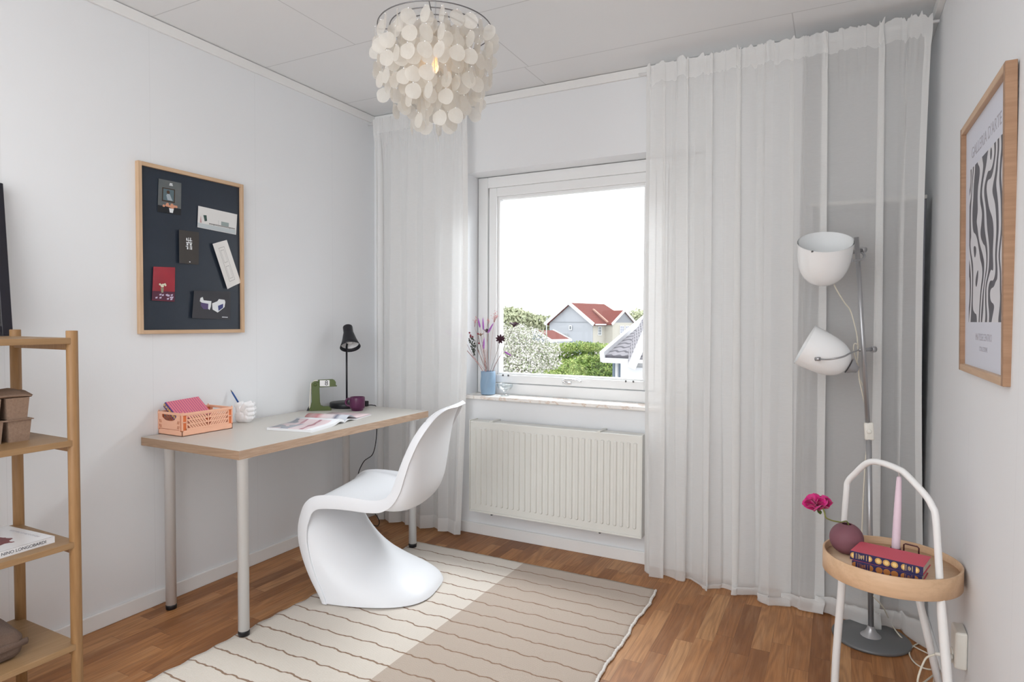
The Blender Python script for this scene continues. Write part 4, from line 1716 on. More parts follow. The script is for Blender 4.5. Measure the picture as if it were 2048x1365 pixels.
def chair_pt(i, j):
    s = i / (NS - 1) * (len(SEC) - 1)
    cu, cz, eu, ez, hw, n, du, dz = [cr(c_, s) for c_ in colsv]
    if j < 0 or j >= NT_:
        sg = -1 if j < 0 else 1
        k = (-j if j < 0 else j - NT_ + 1) / 3
        return Vector((eu + du * k - 0.2, sg * (hw + 0.003 * math.sin(k * math.pi / 2)), max(ez + dz * k, 0.0)))
    th = -math.pi / 2 + math.pi * j / (NT_ - 1)
    sn, cs = math.sin(th), math.cos(th)
    w = hw * math.copysign(abs(sn) ** (2 / n), sn)
    b = abs(cs) ** (2 / n)
    if b < 1e-4:
        b = 0
    return Vector((eu + (cu - eu) * b - 0.2, w, max(ez + (cz - ez) * b, 0.0)))


vs = [[bm.verts.new(chair_pt(i, j)) for j in range(-3, NT_ + 3)] for i in range(NS)]
for i in range(NS - 1):
    for j in range(len(vs[0]) - 1):
        f = bm.faces.new((vs[i][j], vs[i + 1][j], vs[i + 1][j + 1], vs[i][j + 1]))
        f.smooth = True
# round off the tip of the back
f = bm.faces.new(vs[0])
f.smooth = True
chm = mat('white_moulded_plastic', (0.78, 0.80, 0.83), 0.38, spec=0.4)
o = link('chair_shell', bm, chm, CH)
mod_solid(o, 0.007, 0)
mod_bevel(o, 0.002, 2, 50)


# ---------------------------------------------------------------- open shelf at the left edge
shw = wood('oiled_oak', (0.33, 0.190, 0.085), (0.27, 0.145, 0.060), (0.22, 0.115, 0.045), 'z', 1.0, 0.42)
shw_y = wood('oiled_oak_board', (0.33, 0.205, 0.105), (0.27, 0.16, 0.075), (0.23, 0.135, 0.06), 'y', 1.0, 0.42)
SX0, SX1, SY1, SY0 = -2.312, -1.995, 1.042, 0.36
shelf = empty('open_shelf', ((SX0 + SX1) / 2, (SY0 + SY1) / 2, 0), 0, 'open oak shelf with round posts at the left edge, against the wall', 'shelf')
SZ = [1.147, 0.847, 0.545, 0.240]
for (x, y) in ((SX0, SY1), (SX1, SY1), (SX0, SY0), (SX1, SY0)):
    bm = bmesh.new()
    lathe(bm, [(0, 0), (0.0135, 0), (0.0150, 0.0015), (0.0150, 1.1665), (0.0138, 1.168), (0, 1.168)], 24, Matrix.Translation((x, y, 0)))
    rel(link('post', bm, shw), shelf)
for z in SZ:
    bm = bmesh.new()
    box(bm, SX0 - 0.012, SX1 + 0.012, SY0 - 0.004, SY1 + 0.004, z - 0.018, z, 0.0015, 2)
    # cut corners are hidden by the posts
    bd = rel(link('shelf_board', bm, shw_y), shelf)
    for y in (SY0, SY1):
        bm = bmesh.new()
        box(bm, SX0 + 0.012, SX1 - 0.012, y - 0.011, y + 0.005, z - 0.036, z - 0.018, 0.002, 2)
        c_ = link('cross_rail', bm, shw)
        rel(c_, shelf)

# framed picture leaning on the shelf
lf = bpy.data.objects.new('leaning_frame', None)
COL.objects.link(lf)
p0 = Vector((-2.372, 1.064, SZ[0]))
up_ = (Vector((-2.495, 1.098, 1.662)) - p0).normalized()
side = Vector((0.02, -1, 0.0))
side = (side - up_ * side.dot(up_)).normalized()
nrm_ = side.cross(up_).normalized()
if nrm_.x < 0:
    nrm_ = -nrm_
lf.matrix_world = basis(p0, side, up_, nrm_)
prop(lf, 'black picture frame leaning against the wall on the top shelf', 'picture frame')
FWI, FHI, FB = 0.40, 0.525, 0.030
bm = bmesh.new()
z0, z1 = -0.022, 0.0
box(bm, 0, FB, 0, FHI, z0, z1, 0.0015, 1)
box(bm, FWI - FB, FWI, 0, FHI, z0, z1, 0.0015, 1)
box(bm, FB, FWI - FB, 0, FB, z0, z1, 0.0015, 1)
box(bm, FB, FWI - FB, FHI - FB, FHI, z0, z1, 0.0015, 1)
o = link('frame', bm, mat('black_frame_lacquer', (0.012, 0.011, 0.018), 0.4), lf)
mbox('mat_board', FB, FWI - FB, FB, FHI - FB, -0.016, -0.012, mat('cream_mat_board', (0.62, 0.60, 0.54), 0.8), lf)
mbox('print_sheet', 0.10, 0.30, 0.12, 0.40, -0.012, -0.0112, mat('print_soft_grey', (0.35, 0.34, 0.33), 0.7), lf)

# fibre seed trays
fib = mat('peat_fibre', (0.38, 0.265, 0.19), 0.95, spec=0.05)
t = NT(fib)
n1 = t.noise(t.coords(), 160, 5, 0.75)
n2 = t.noise(t.coords(), 30, 3, 0.6)
c = t.mix(n1, (0.16, 0.10, 0.07), (0.42, 0.30, 0.22))
t.base(t.mix(t.math('MULTIPLY', n2, 0.35), c, (0.36, 0.24, 0.18)))
t.bump(n1, 0.9, 0.0022)


def seed_tray(z, dy, label, torn=0.0):
    root = empty('seed_tray', (-2.135, 0.995 + dy, z), 0, label, 'seed tray', 'fibre seed trays')
    cells_y, cells_x = 5, 3
    cwid, chh = 0.058, 0.062
    for a in range(cells_x):
        for b in range(cells_y):
            x1 = 0.045 + 0.0 - a * (cwid + 0.009)
            y1 = 0.006 - b * (cwid + 0.012)
            bm = bmesh.new()
            tp = [(x1 - cwid, y1 - cwid), (x1, y1 - cwid), (x1, y1), (x1 - cwid, y1)]
            cx, cy = x1 - cwid / 2, y1 - cwid / 2
            lo = [(cx + (x - cx) * 0.84, cy + (y - cy) * 0.84) for x, y in tp]
            V = []
            for (ring, zz_, sc_) in ((lo, 0.0, 1), (tp, chh, 1), (tp, chh, 0.93), (lo, 0.003, 0.93)):
                V.append([bm.verts.new((cx + (x - cx) * sc_, cy + (y - cy) * sc_, zz_)) for x, y in ring])
            bm.faces.new(list(reversed(V[0])))
            bm.faces.new(V[3])
            for q in range(3):
                for k in range(4):
                    j = (k + 1) % 4
                    bm.faces.new((V[q][k], V[q][j], V[q + 1][j], V[q + 1][k]))
            link('cell', bm, fib, root)
    # uneven rim flange
    bm = bmesh.new()
    rg2 = random.Random(int(z * 1000))
    x0, x1, y0, y1 = -0.140, 0.050, -0.355, 0.012
    out = []
    nseg = 22
    for k in range(nseg):
        out.append((x0 + (x1 - x0) * k / nseg, y0))
    for k in range(nseg):
        out.append((x1, y0 + (y1 - y0) * k / nseg))
    for k in range(nseg):
        out.append((x1 - (x1 - x0) * k / nseg, y1))
    for k in range(nseg):
        out.append((x0, y1 - (y1 - y0) * k / nseg))
    out = [(x + rg2.uniform(-1, 1) * 0.0013, y + rg2.uniform(-1, 1) * 0.0013) for x, y in out]
    inn = [((x - (x0 + x1) / 2) * 0.93 + (x0 + x1) / 2, (y - (y0 + y1) / 2) * 0.965 + (y0 + y1) / 2) for x, y in out]
    A = [bm.verts.new((x, y, chh + 0.001 + torn * 0.006 * math.sin(i * 0.35))) for i, (x, y) in enumerate(out)]
    B = [bm.verts.new((x, y, chh + 0.003)) for x, y in inn]
    for k in range(len(A)):
        j = (k + 1) % len(A)
        bm.faces.new((A[k], A[j], B[j], B[k]))
    o = link('rim', bm, fib, root)
    mod_solid(o, 0.0022, 0)
    return root


seed_tray(SZ[1], -0.022, 'brown fibre seed tray, lower one of the stack on the second shelf')
seed_tray(SZ[1] + 0.0655, -0.026, 'brown fibre seed tray with ragged corner, middle of the stack on the second shelf', 1.0)
lid = empty('fibre_cover', (-2.135, 0.970, SZ[1] + 0.132), 0, 'flat brown fibre lid with raised middle, on top of the seed trays', 'tray cover')
bm = bmesh.new()


def lidf(i, j):
    u, v = i / 14, j / 20
    x = -0.138 + 0.186 * u
    y = -0.34 + 0.352 * v
    d = min(u, 1 - u) * 2
    return Vector((x, y, 0.001 + 0.010 * min(1, d * 2.2) + 0.0025 * noise.noise(Vector((x * 30, y * 30, 1)))))


grid(bm, 15, 21, lidf)
o = link('lid_sheet', bm, fib, lid)
mod_solid(o, 0.0022, 0)

# art book on the third shelf
ab = empty('art_book', (-2.030, 1.005, SZ[2]), math.radians(4), 'white paperback art book with a dark red brush painting on the third shelf', 'book')
bw, bl_, bt = 0.235, 0.285, 0.019
mbox('page_block', -bw + 0.001, -0.002, -bl_ + 0.001, -0.001, 0.0006, bt - 0.0006, pages, ab)
wh = mat('white_book_cover', (0.76, 0.765, 0.78), 0.25, spec=0.5)
bm = bmesh.new()
box(bm, -bw, 0, -bl_, 0, bt - 0.0006, bt)
box(bm, -bw, 0, -bl_, 0, 0, 0.0006)
box(bm, -0.001, 0, -bl_, 0, 0, bt)
cv = link('cover', bm, wh, ab)
Mt = basis((0.0004, -0.081, bt * 0.52), (0, 1, 0), (0, 0, 1), (1, 0, 0))
ink = mat('dark_grey_ink', (0.07, 0.07, 0.085), 0.5)
tx = text_mesh('spine_lettering', 'NINO LONGOBARDI', 0.0122, Mt, ink, None, sx=1.0)
tx.parent = cv
Mt = basis((-0.105, -0.022, bt + 0.0002), (-1, 0, 0), (0, -1, 0), (0, 0, 1))
tx = text_mesh('cover_lettering', 'NINO LONGOBARDI', 0.0115, Mt, mat('pale_grey_ink', (0.42, 0.42, 0.45), 0.5), None, sx=1.3)
tx.parent = cv
brush = mat('oxblood_print', (0.14, 0.022, 0.03), 0.4)
t = NT(brush)
t.base(t.mix(t.noise(t.coords(), 45, 4, 0.6), (0.09, 0.016, 0.028), (0.24, 0.04, 0.04)))
bm = bmesh.new()
rg = random.Random(8)


def blob(bm, pts, z):
    vs_ = [bm.verts.new((x, y, z)) for x, y in pts]
    bm.faces.new(vs_)


def rough_poly(pts, n=5, a=0.003):
    out = []
    N = len(pts)
    for i in range(N):
        p, q = pts[i], pts[(i + 1) % N]
        for k in range(n):
            s = k / n
            out.append((p[0] + (q[0] - p[0]) * s + rg.uniform(-a, a), p[1] + (q[1] - p[1]) * s + rg.uniform(-a, a)))
    return out


blob(bm, rough_poly([(-0.200, -0.080), (-0.120, -0.070), (-0.085, -0.062), (-0.075, -0.080), (-0.052, -0.078), (-0.060, -0.105), (-0.050, -0.125), (-0.075, -0.150), (-0.060, -0.25), (-0.095, -0.25),
                     (-0.105, -0.17), (-0.150, -0.25), (-0.205, -0.25)]), bt + 0.0003)
blob(bm, rough_poly([(-0.048, -0.130), (-0.034, -0.125), (-0.038, -0.24), (-0.052, -0.24)], 5, 0.0015), bt + 0.0003)
s_ = link('printed_brush_painting', bm, brush)
s_.parent = cv
bm = bmesh.new()
blob(bm, rough_poly([(-0.115, -0.128), (-0.092, -0.122), (-0.098, -0.17), (-0.12, -0.19)], 4, 0.0015), bt + 0.0006)
blob(bm, rough_poly([(-0.145, -0.13), (-0.13, -0.125), (-0.135, -0.155), (-0.15, -0.16)], 4, 0.0015), bt + 0.0006)
s_ = link('unprinted_gap', bm, wh)
s_.parent = cv

# folded blanket
wool = mat('brown_wool', (0.22, 0.155, 0.12), 1.0, spec=0.02, sheen=0.1)
t = NT(wool)
n1 = t.noise(t.coords(), 330, 4, 0.8)
n2 = t.noise(t.coords(), 22, 3, 0.6)
c = t.mix(n1, (0.085, 0.055, 0.042), (0.25, 0.175, 0.135))
t.base(t.mix(t.math('MULTIPLY', n2, 0.4), c, (0.20, 0.135, 0.105)))
t.bump(n1, 0.9, 0.003)
bk = empty('folded_blanket', (-2.165, 0.80, SZ[3]), 0, 'folded brown wool blanket on the lowest shelf', 'blanket')
bm = bmesh.new()
box(bm, -0.130, 0.130, -0.30, 0.135, 0.0, 0.095, 0.030, 5)
bmesh.ops.subdivide_edges(bm, edges=bm.edges[:], cuts=4, use_grid_fill=True)
for v in bm.verts:
    n_ = noise.noise(v.co * 9)
    n2_ = noise.noise(v.co * 28 + Vector((4, 4, 4)))
    if v.co.z > 0.004:
        v.co += Vector((0.012 * n_, 0.010 * noise.noise(v.co * 7 + Vector((9, 0, 0))), 0.010 * n_ + 0.004 * n2_))
    # slumps towards the front
    if v.co.z > 0.06:
        v.co.z -= 0.010 * max(0, v.co.x / 0.13)
        v.co.y -= 0.020 * max(0, (v.co.z - 0.06) / 0.04)
o = link('blanket_fold', bm, wool, bk, True)
mod_sub(o, 1)
for q in range(1):
    bm = bmesh.new()
    pts = [(0.118, 0.137, 0.040), (0.128, 0.10, 0.043), (0.132, 0.02, 0.046), (0.132, -0.10, 0.046), (0.130, -0.28, 0.045)]
    tube(bm, smooth_path(pts, 8), 0.010, 10, flat=0.6)
    link('folded_layer', bm, wool, bk, True)


# ---------------------------------------------------------------- shell pendant lamp
PX = Vector((-1.217, 1.778, 2.180))
pend = empty('pendant_lamp', PX, 0, 'pendant lamp of hanging pale capiz shell discs on three wire rings', 'pendant lamp')
wire = mat('grey_wire', (0.22, 0.22, 0.23), 0.4, 0.8)
RINGS = [(0.190, 24, 3), (0.150, 20, 4), (0.105, 15, 5), (0.060, 9, 6)]
for k, (R_, n_, c_) in enumerate(RINGS):
    bm = bmesh.new()
    tube(bm, [(R_ * math.cos(2 * math.pi * i / 64), R_ * math.sin(2 * math.pi * i / 64), 0) for i in range(64)], 0.0019, 8, closed=True)
    link('wire_ring', bm, wire, pend)
bm = bmesh.new()
for k in range(4):
    a = 2 * math.pi * k / 4 + 0.5
    tube(bm, [(0.190 * math.cos(a), 0.190 * math.sin(a), 0), (0.022 * math.cos(a), 0.022 * math.sin(a), 0.0)], 0.0017, 6)
tube(bm, [(0.022 * math.cos(2 * math.pi * i / 20), 0.022 * math.sin(2 * math.pi * i / 20), 0) for i in range(20)], 0.0017, 6, closed=True)
link('wire_spokes', bm, wire, pend)
bm = bmesh.new()
tube(bm, [(0, 0, -0.01), (0, 0, ZC - PX.z)], 0.0022, 8)
link('hanging_cord', bm, mat('grey_cord', (0.42, 0.42, 0.43), 0.7), pend)
bm = bmesh.new()
lathe(bm, [(0, ZC - PX.z), (0.045, ZC - PX.z), (0.045, ZC - PX.z - 0.012), (0.03, ZC - PX.z - 0.03), (0, ZC - PX.z - 0.032)], 28)
link('ceiling_cup', bm, mat('white_cup', (0.78, 0.78, 0.78), 0.4), pend)
bm = bmesh.new()
lathe(bm, [(0, -0.004), (0.008, -0.006), (0.017, -0.022), (0.018, -0.060), (0, -0.060)], 24)
link('lamp_holder', bm, mat('holder_metal', (0.35, 0.33, 0.30), 0.35, 0.8), pend)
bm = bmesh.new()
lathe(bm, [(0.0, -0.060), (0.012, -0.062), (0.014, -0.075), (0.026, -0.098), (0.030, -0.118), (0.026, -0.140), (0.012, -0.154), (0, -0.157)], 24)
bg_ = mat('bulb_glass', (1, 1, 1), 0.02)
t = NT(bg_)
t.n.remove(t.b)
tp_ = t.n.new('ShaderNodeBsdfTransparent')
gl_ = t.n.new('ShaderNodeBsdfGlossy')
gl_.inputs['Roughness'].default_value = 0.05
mx_ = t.n.new('ShaderNodeMixShader')
mx_.inputs[0].default_value = 0.14
t.link(tp_.outputs[0], mx_.inputs[1])
t.link(gl_.outputs[0], mx_.inputs[2])
t.link(mx_.outputs[0], t.n['Material Output'].inputs['Surface'])
bulb = link('bulb', bm, bg_, pend)
bm = bmesh.new()
for k in range(3):
    a = k * 2.1
    tube(bm, [(0.006 * math.cos(a), 0.006 * math.sin(a), -0.085), (0.008 * math.cos(a), 0.008 * math.sin(a), -0.130)], 0.0013, 6)
fl_ = link('filament', bm, mat('glowing_filament', (1, 0.5, 0.1), 0.5, emit=(1.0, 0.42, 0.08), estr=3.0))
fl_.parent = bulb
li = bpy.data.lights.new('pendant_bulb_light', 'POINT')
li.energy = 0.05
li.color = (1.0, 0.66, 0.36)
li.shadow_soft_size = 0.012
lo_ = bpy.data.objects.new('pendant_bulb_light', li)
lo_.location = PX + Vector((0, 0, -0.108))
COL.objects.link(lo_)

capiz = mat('capiz_shell', (0.86, 0.83, 0.76), 0.35)
t = NT(capiz)
t.n.remove(t.b)
d_ = t.n.new('ShaderNodeBsdfPrincipled')
tr_ = t.n.new('ShaderNodeBsdfTranslucent')
gs_ = t.n.new('ShaderNodeNewGeometry')
veins = t.noise(t.coords((1, 1, 1)), 60, 4, 0.6, 1.0)
col = t.mix(veins, (0.73, 0.71, 0.66), (0.84, 0.83, 0.79))
t.link(col, d_.inputs['Base Color'])
d_.inputs['Roughness'].default_value = 0.32
t.link(t.mix(veins, (0.78, 0.70, 0.60), (0.88, 0.84, 0.76)), tr_.inputs[0])
mx_ = t.n.new('ShaderNodeMixShader')
mx_.inputs[0].default_value = 0.42
t.link(d_.outputs[0], mx_.inputs[1])
t.link(tr_.outputs[0], mx_.inputs[2])
tp_ = t.n.new('ShaderNodeBsdfTransparent')
mx2 = t.n.new('ShaderNodeMixShader')
mx2.inputs[0].default_value = 0.30
t.link(mx_.outputs[0], mx2.inputs[1])
t.link(tp_.outputs[0], mx2.inputs[2])
t.link(mx2.outputs[0], t.n['Material Output'].inputs['Surface'])
rg = random.Random(21)
DR = 0.0255
discs = []
for (R_, n_, cnt) in RINGS:
    for i in range(n_):
        a = 2 * math.pi * (i + 0.25 * rg.random()) / n_ + R_ * 9
        drop = 0.012
        cc = cnt + (1 if rg.random() < 0.25 else 0)
        sx_, sy_ = R_ * math.cos(a), R_ * math.sin(a)
        for k in range(cc):
            zc = -drop - DR - k * (2 * DR + 0.0035)
            # orientation: mostly facing outwards with a free turn
            yaw_ = a + rg.gauss(0, 0.75)
            tilt = rg.gauss(0, 0.10)
            discs.append((Vector((sx_ + rg.gauss(0, 0.003), sy_ + rg.gauss(0, 0.003), zc)), yaw_, tilt))
# a fringe of single shells ending the innermost strings
toC = (CAM - PX)
toC.z = 0
toC.normalize()


def vis(d):
    p = d[0]
    r = math.hypot(p.x, p.y)
    front = (p.x * toC.x + p.y * toC.y)
    return -(front + (0.10 if p.z < -0.24 else 0) + 0.4 * r)


def disc_into(bm, p, yaw_, tilt):
    M = Matrix.Translation(p) @ Matrix.Rotation(yaw_, 4, 'Z') @ Matrix.Rotation(tilt, 4, 'X') @ Matrix.Rotation(math.pi / 2, 4, 'Y')
    n = 18
    ring = []
    for k in range(n):
        q = 2 * math.pi * k / n
        rr_ = DR * (1 + 0.035 * math.sin(3 * q + p.x * 90) + 0.02 * math.sin(5 * q + p.z * 70))
        ring.append((rr_ * math.cos(q), rr_ * math.sin(q)))
    c0 = bm.verts.new(M @ Vector((0, 0, 0.0018)))
    V = [bm.verts.new(M @ Vector((x, y, 0))) for x, y in ring]
    for k in range(n):
        f = bm.faces.new((c0, V[k], V[(k + 1) % n]))
        f.smooth = True


discs.sort(key=vis)
for d in discs[:100]:
    bm = bmesh.new()
    disc_into(bm, Vector((0, 0, 0)), d[1], d[2])
    o = link('shell_disc', bm, capiz, pend)
    o.location = d[0]
bm = bmesh.new()
for d in discs[100:]:
    disc_into(bm, d[0], d[1], d[2])
o = link('shell_discs', bm, capiz, pend)
o['kind'] = 'stuff'
bm = bmesh.new()
for d in discs:
    p = d[0] + Vector((0, 0, DR))
    bmesh.ops.create_icosphere(bm, subdivisions=1, radius=0.0021, matrix=Matrix.Translation(p))
o = link('glass_beads', bm, mat('clear_bead', (0.85, 0.85, 0.85), 0.1, 0.4), pend)
o['kind'] = 'stuff'


def ray(px, py):
    return FWD + (px - W / 2) / FPX * RIGHT - (py - H / 2) / FPX * UP


def onY(px, py, y):
    d = ray(px, py)
    return CAM + d * ((y - CAM.y) / d.y)


def onZ(px, py, z):
    d = ray(px, py)
    return CAM + d * ((z - CAM.z) / d.z)


# ---------------------------------------------------------------- floor lamp
FL = Vector((0.135, 2.722, 0.0))
fl = empty('floor_lamp', FL, 0, 'floor lamp with two white glass shades on a grey steel pole', 'floor lamp')
steel = mat('brushed_grey_steel', (0.42, 0.42, 0.43), 0.38, 0.75)
basem = mat('grey_lacquer_base', (0.16, 0.165, 0.17), 0.42, 0.35)
opal = mat('white_opal_glass', (0.83, 0.84, 0.84), 0.15, spec=0.5, coat=0.3)
cordm = mat('cream_cable', (0.66, 0.62, 0.52), 0.5)
bm = bmesh.new()
lathe(bm, [(0, 0), (0.130, 0), (0.133, 0.003), (0.133, 0.009), (0.129, 0.013), (0.0, 0.014)], 64)
link('base', bm, basem, fl)
bm = bmesh.new()
lathe(bm, [(0.036, 0.0135), (0.033, 0.017), (0.022, 0.026), (0.014, 0.040), (0.012, 0.050), (0, 0.052)], 32)
link('base_collar', bm, steel, fl)
k1 = onY(1737.5, 872, 2.718)
k2 = onY(1713, 475, 2.705)
bm = bmesh.new()
tube(bm, [Vector((0, 0, 0.045)), k1 - FL], 0.0098, 16)
link('lower_pole', bm, steel, fl)
bm = bmesh.new()
tube(bm, [k1 - FL + Vector((0, 0, -0.012)), k2 - FL], 0.0082, 16)
link('upper_pole', bm, steel, fl)
bm = bmesh.new()
tube(bm, [k1 - FL + Vector((-0.014, -0.004, 0.012)), k1 - FL + Vector((0.016, 0.004, 0.012))], 0.0035, 8)
link('joint_screw', bm, steel, fl)
SHP = [(1.0, 0.0), (0.985, 0.30), (0.955, 0.75), (0.90, 1.10), (0.80, 1.40), (0.63, 1.66), (0.42, 1.82), (0.20, 1.895), (0.0, 1.91)]


def shade(center, n, R_, length):
    n = Vector(n).normalized()
    root_m = axis_m(center - FL, -n)
    bm = bmesh.new()
    s = length / 1.91
    outer = smooth_path([(r * R_, 0, z * s) for r, z in SHP], 4)
    prof_ = [(max(p.x, 0), p.z) for p in outer]
    inner = [(max(r - 0.003, 0), z - (0.003 if z > length * 0.6 else 0)) for r, z in reversed(prof_)]
    inner[-1] = (R_ - 0.003, 0.0)
    lathe(bm, prof_ + inner, 48, root_m)
    bmesh.ops.remove_doubles(bm, verts=bm.verts, dist=1e-5)
    return link('lamp_shade', bm, opal, fl, True), root_m


c1_ = at(1651, 484, 2.30)
n1_ = UP * 0.89 - RIGHT * 0.18 - FWD * 0.52
sh1, m1_ = shade(c1_, n1_, 0.0945, 0.170)
c2_ = at(1609.5, 690, 2.38)
n2_ = -RIGHT * 0.84 + UP * 0.47 + FWD * 0.32
sh2, m2_ = shade(c2_, n2_, 0.0815, 0.168)


def pk(px, py, d):
    return at(px, py, d) - FL


# clamps and yokes
for k, (cl_, knob, ypts) in enumerate((
        (((1702, 505), (1712, 504), (1727, 500)), ((1695, 522), (1705, 521)), [(1705, 521, 2.31), (1722, 520, 2.33), (1729, 512, 2.37), (1722, 505, 2.40), (1708, 503, 2.40)]),
        (((1716, 700), (1730, 700), (1747, 699)), ((1631, 718.5), (1640, 718.5)), [(1636, 718.5, 2.285), (1660, 719, 2.225), (1686, 714, 2.215), (1700, 707, 2.25), (1716, 701, 2.36)]))):
    bm = bmesh.new()
    D_ = 2.405
    tube(bm, [pk(cl_[0][0], cl_[0][1], D_ - 0.01), pk(cl_[1][0], cl_[1][1], D_ - 0.004), pk(cl_[2][0], cl_[2][1], D_)], 0.0075, 12)
    cl_o = link('pole_clamp', bm, steel, fl)
    bm = bmesh.new()
    tube(bm, [pk(cl_[2][0] - 5, cl_[2][1], D_), pk(cl_[2][0] + 3, cl_[2][1], D_ + 0.004)], 0.0115, 14)
    link('clamp_knob', bm, steel).parent = cl_o
    bm = bmesh.new()
    tube(bm, smooth_path([pk(*p) for p in ypts], 6), 0.0032, 8, flat=1.6)
    # the matching arm on the far side of the shade
    yk = link('shade_yoke', bm, steel, fl)
    bm = bmesh.new()
    kd = 2.30 if k == 0 else 2.275
    p = pk(knob[0][0], knob[0][1], kd + 0.01)
    q = pk(knob[1][0], knob[1][1], kd - 0.004)
    tube(bm, [p, q], 0.0072, 14)
    link('yoke_knob', bm, steel).parent = yk
# rear cap of the lower shade
bm = bmesh.new()
lathe(bm, [(0.030, 0.168), (0.028, 0.176), (0.018, 0.188), (0.012, 0.200), (0.0, 0.203)], 24, m2_)
link('shade_cap', bm, steel, fl, True)
# sockets and bulbs inside
for mm_, sh_ in ((m1_, sh1), (m2_, sh2)):
    bm = bmesh.new()
    lathe(bm, [(0, 0.165), (0.017, 0.165), (0.017, 0.125), (0.014, 0.118), (0.020, 0.100), (0.026, 0.082), (0.022, 0.062), (0.010, 0.052), (0, 0.051)], 20, mm_)
    link('bulb', bm, lin).parent = sh_
bm = bmesh.new()
tube(bm, [pk(1623, 504, 2.225), pk(1626, 503, 2.225)], 0.003, 8)
link('shade_screw', bm, mat('dark_screw')).parent = sh1
# cables
bm = bmesh.new()
P1 = [pk(1668, 569, 2.36), pk(1676, 585, 2.36), pk(1690, 607, 2.37), (pk(1700, 620, 2.38)), pk(1708, 645, 2.385), pk(1714, 672, 2.39), pk(1716, 700, 2.39), pk(1714, 722, 2.385),
      pk(1706, 734, 2.38), pk(1697, 735, 2.37)]
tube(bm, smooth_path(P1, 6), 0.0024, 8)
P2 = [pk(1716, 690, 2.385), pk(1709, 688, 2.385), pk(1707, 700, 2.385), pk(1711, 716, 2.385), pk(1717, 735, 2.385), pk(1718, 755, 2.385), pk(1724, 768, 2.385), pk(1733, 783, 2.385), pk(1736, 800, 2.39),
      pk(1738, 825, 2.39), pk(1735, 835, 2.388), pk(1734, 848, 2.388)]
tube(bm, smooth_path(P2, 6), 0.0024, 8)
P3 = [pk(1718, 757, 2.383), pk(1723, 780, 2.383), pk(1730, 810, 2.388), pk(1733, 832, 2.388), pk(1737, 848, 2.386)]
tube(bm, smooth_path(P3, 6), 0.0024, 8)
link('shade_cable', bm, cordm, fl)
sc_c = pk(1738, 863, 2.372)
bm = bmesh.new()
box(bm, -0.016, 0.016, -0.010, 0.010, -0.033, 0.033, 0.005, 3, M=Matrix.Translation(sc_c) @ Matrix.Rotation(0.1, 4, 'Z') @ Matrix.Rotation(math.radians(-4), 4, 'Y'))
swt = link('switch_housing', bm, mat('cream_plastic', (0.74, 0.72, 0.66), 0.35), fl, True)
bm = bmesh.new()
lathe(bm, [(0, 0.0105), (0.0085, 0.0105), (0.0085, 0.0125), (0.006, 0.0135), (0, 0.0135)], 20, Matrix.Translation(sc_c) @ Matrix.Rotation(math.radians(90), 4, 'X'))
link('rocker', bm, mat('cream_plastic')).parent = swt
bm = bmesh.new()
gp = lambda x, y: onZ(x, y, 0.004) - FL
P4 = [pk(1739, 880, 2.372), pk(1733, 905, 2.38), pk(1729, 950, 2.385), pk(1726, 1010, 2.39), pk(1724, 1060, 2.40), pk(1722, 1120, 2.40), pk(1727, 1170, 2.40), pk(1745, 1192, 2.38), pk(1766, 1215, 2.40)]
g1 = [(1781, 1245), (1796, 1268), (1812, 1284), (1832, 1296), (1856, 1308), (1874, 1316), (1884, 1324)]
g2 = [(1881, 1334), (1862, 1340), (1840, 1334), (1824, 1320), (1819, 1304), (1832, 1290), (1856, 1286), (1872, 1294), (1882, 1310), (1880, 1330), (1873, 1342)]
P4 = P4 + [onZ(1781, 1245, 0.022) - FL, onZ(1796, 1268, 0.020) - FL] + [gp(*p) for p in g1[2:]] + [gp(*p) for p in g2]
P4 += [gp(1868, 1360), gp(1868, 1385), gp(1880, 1400), gp(1892, 1380)]
P4 += [gp(1888, 1350) + Vector((0, 0, 0.02)), Vector((0.225, 2.10, 0.17)) - FL, Vector((0.238, 2.10, 0.245)) - FL, Vector((0.262, 2.100, 0.268)) - FL]
tube(bm, smooth_path(P4, 7), 0.0026, 8)
link('power_cable', bm, cordm, fl)
bm = bmesh.new()
pa = Vector((0.262, 2.100, 0.270)) - FL
tube(bm, [pa, pa + Vector((0.020, 0, 0)), pa + Vector((0.041, 0, 0))], [0.004, 0.006, 0.008], 12)
link('plug', bm, mat('cream_plastic'), fl)

# ---- wall outlet
wo = empty('wall_outlet', (XR, 2.112, 0.297), 0, 'white surface-mounted wall outlet low on the right wall behind the side table', 'outlet')
bm = bmesh.new()
box(bm, -0.030, -0.0005, -0.030, 0.045, -0.052, 0.052, 0.006, 3)
link('outlet_box', bm, mat('cream_plastic'), wo)
bm = bmesh.new()
lathe(bm, [(0, 0), (0.021, 0), (0.021, 0.0025), (0.018, 0.0025), (0.018, 0.0008), (0, 0.0008)], 24, axis_m((-0.0305, 0.010, -0.030), (-1, 0, 0)))
link('outlet_socket', bm, mat('cream_plastic'), wo)

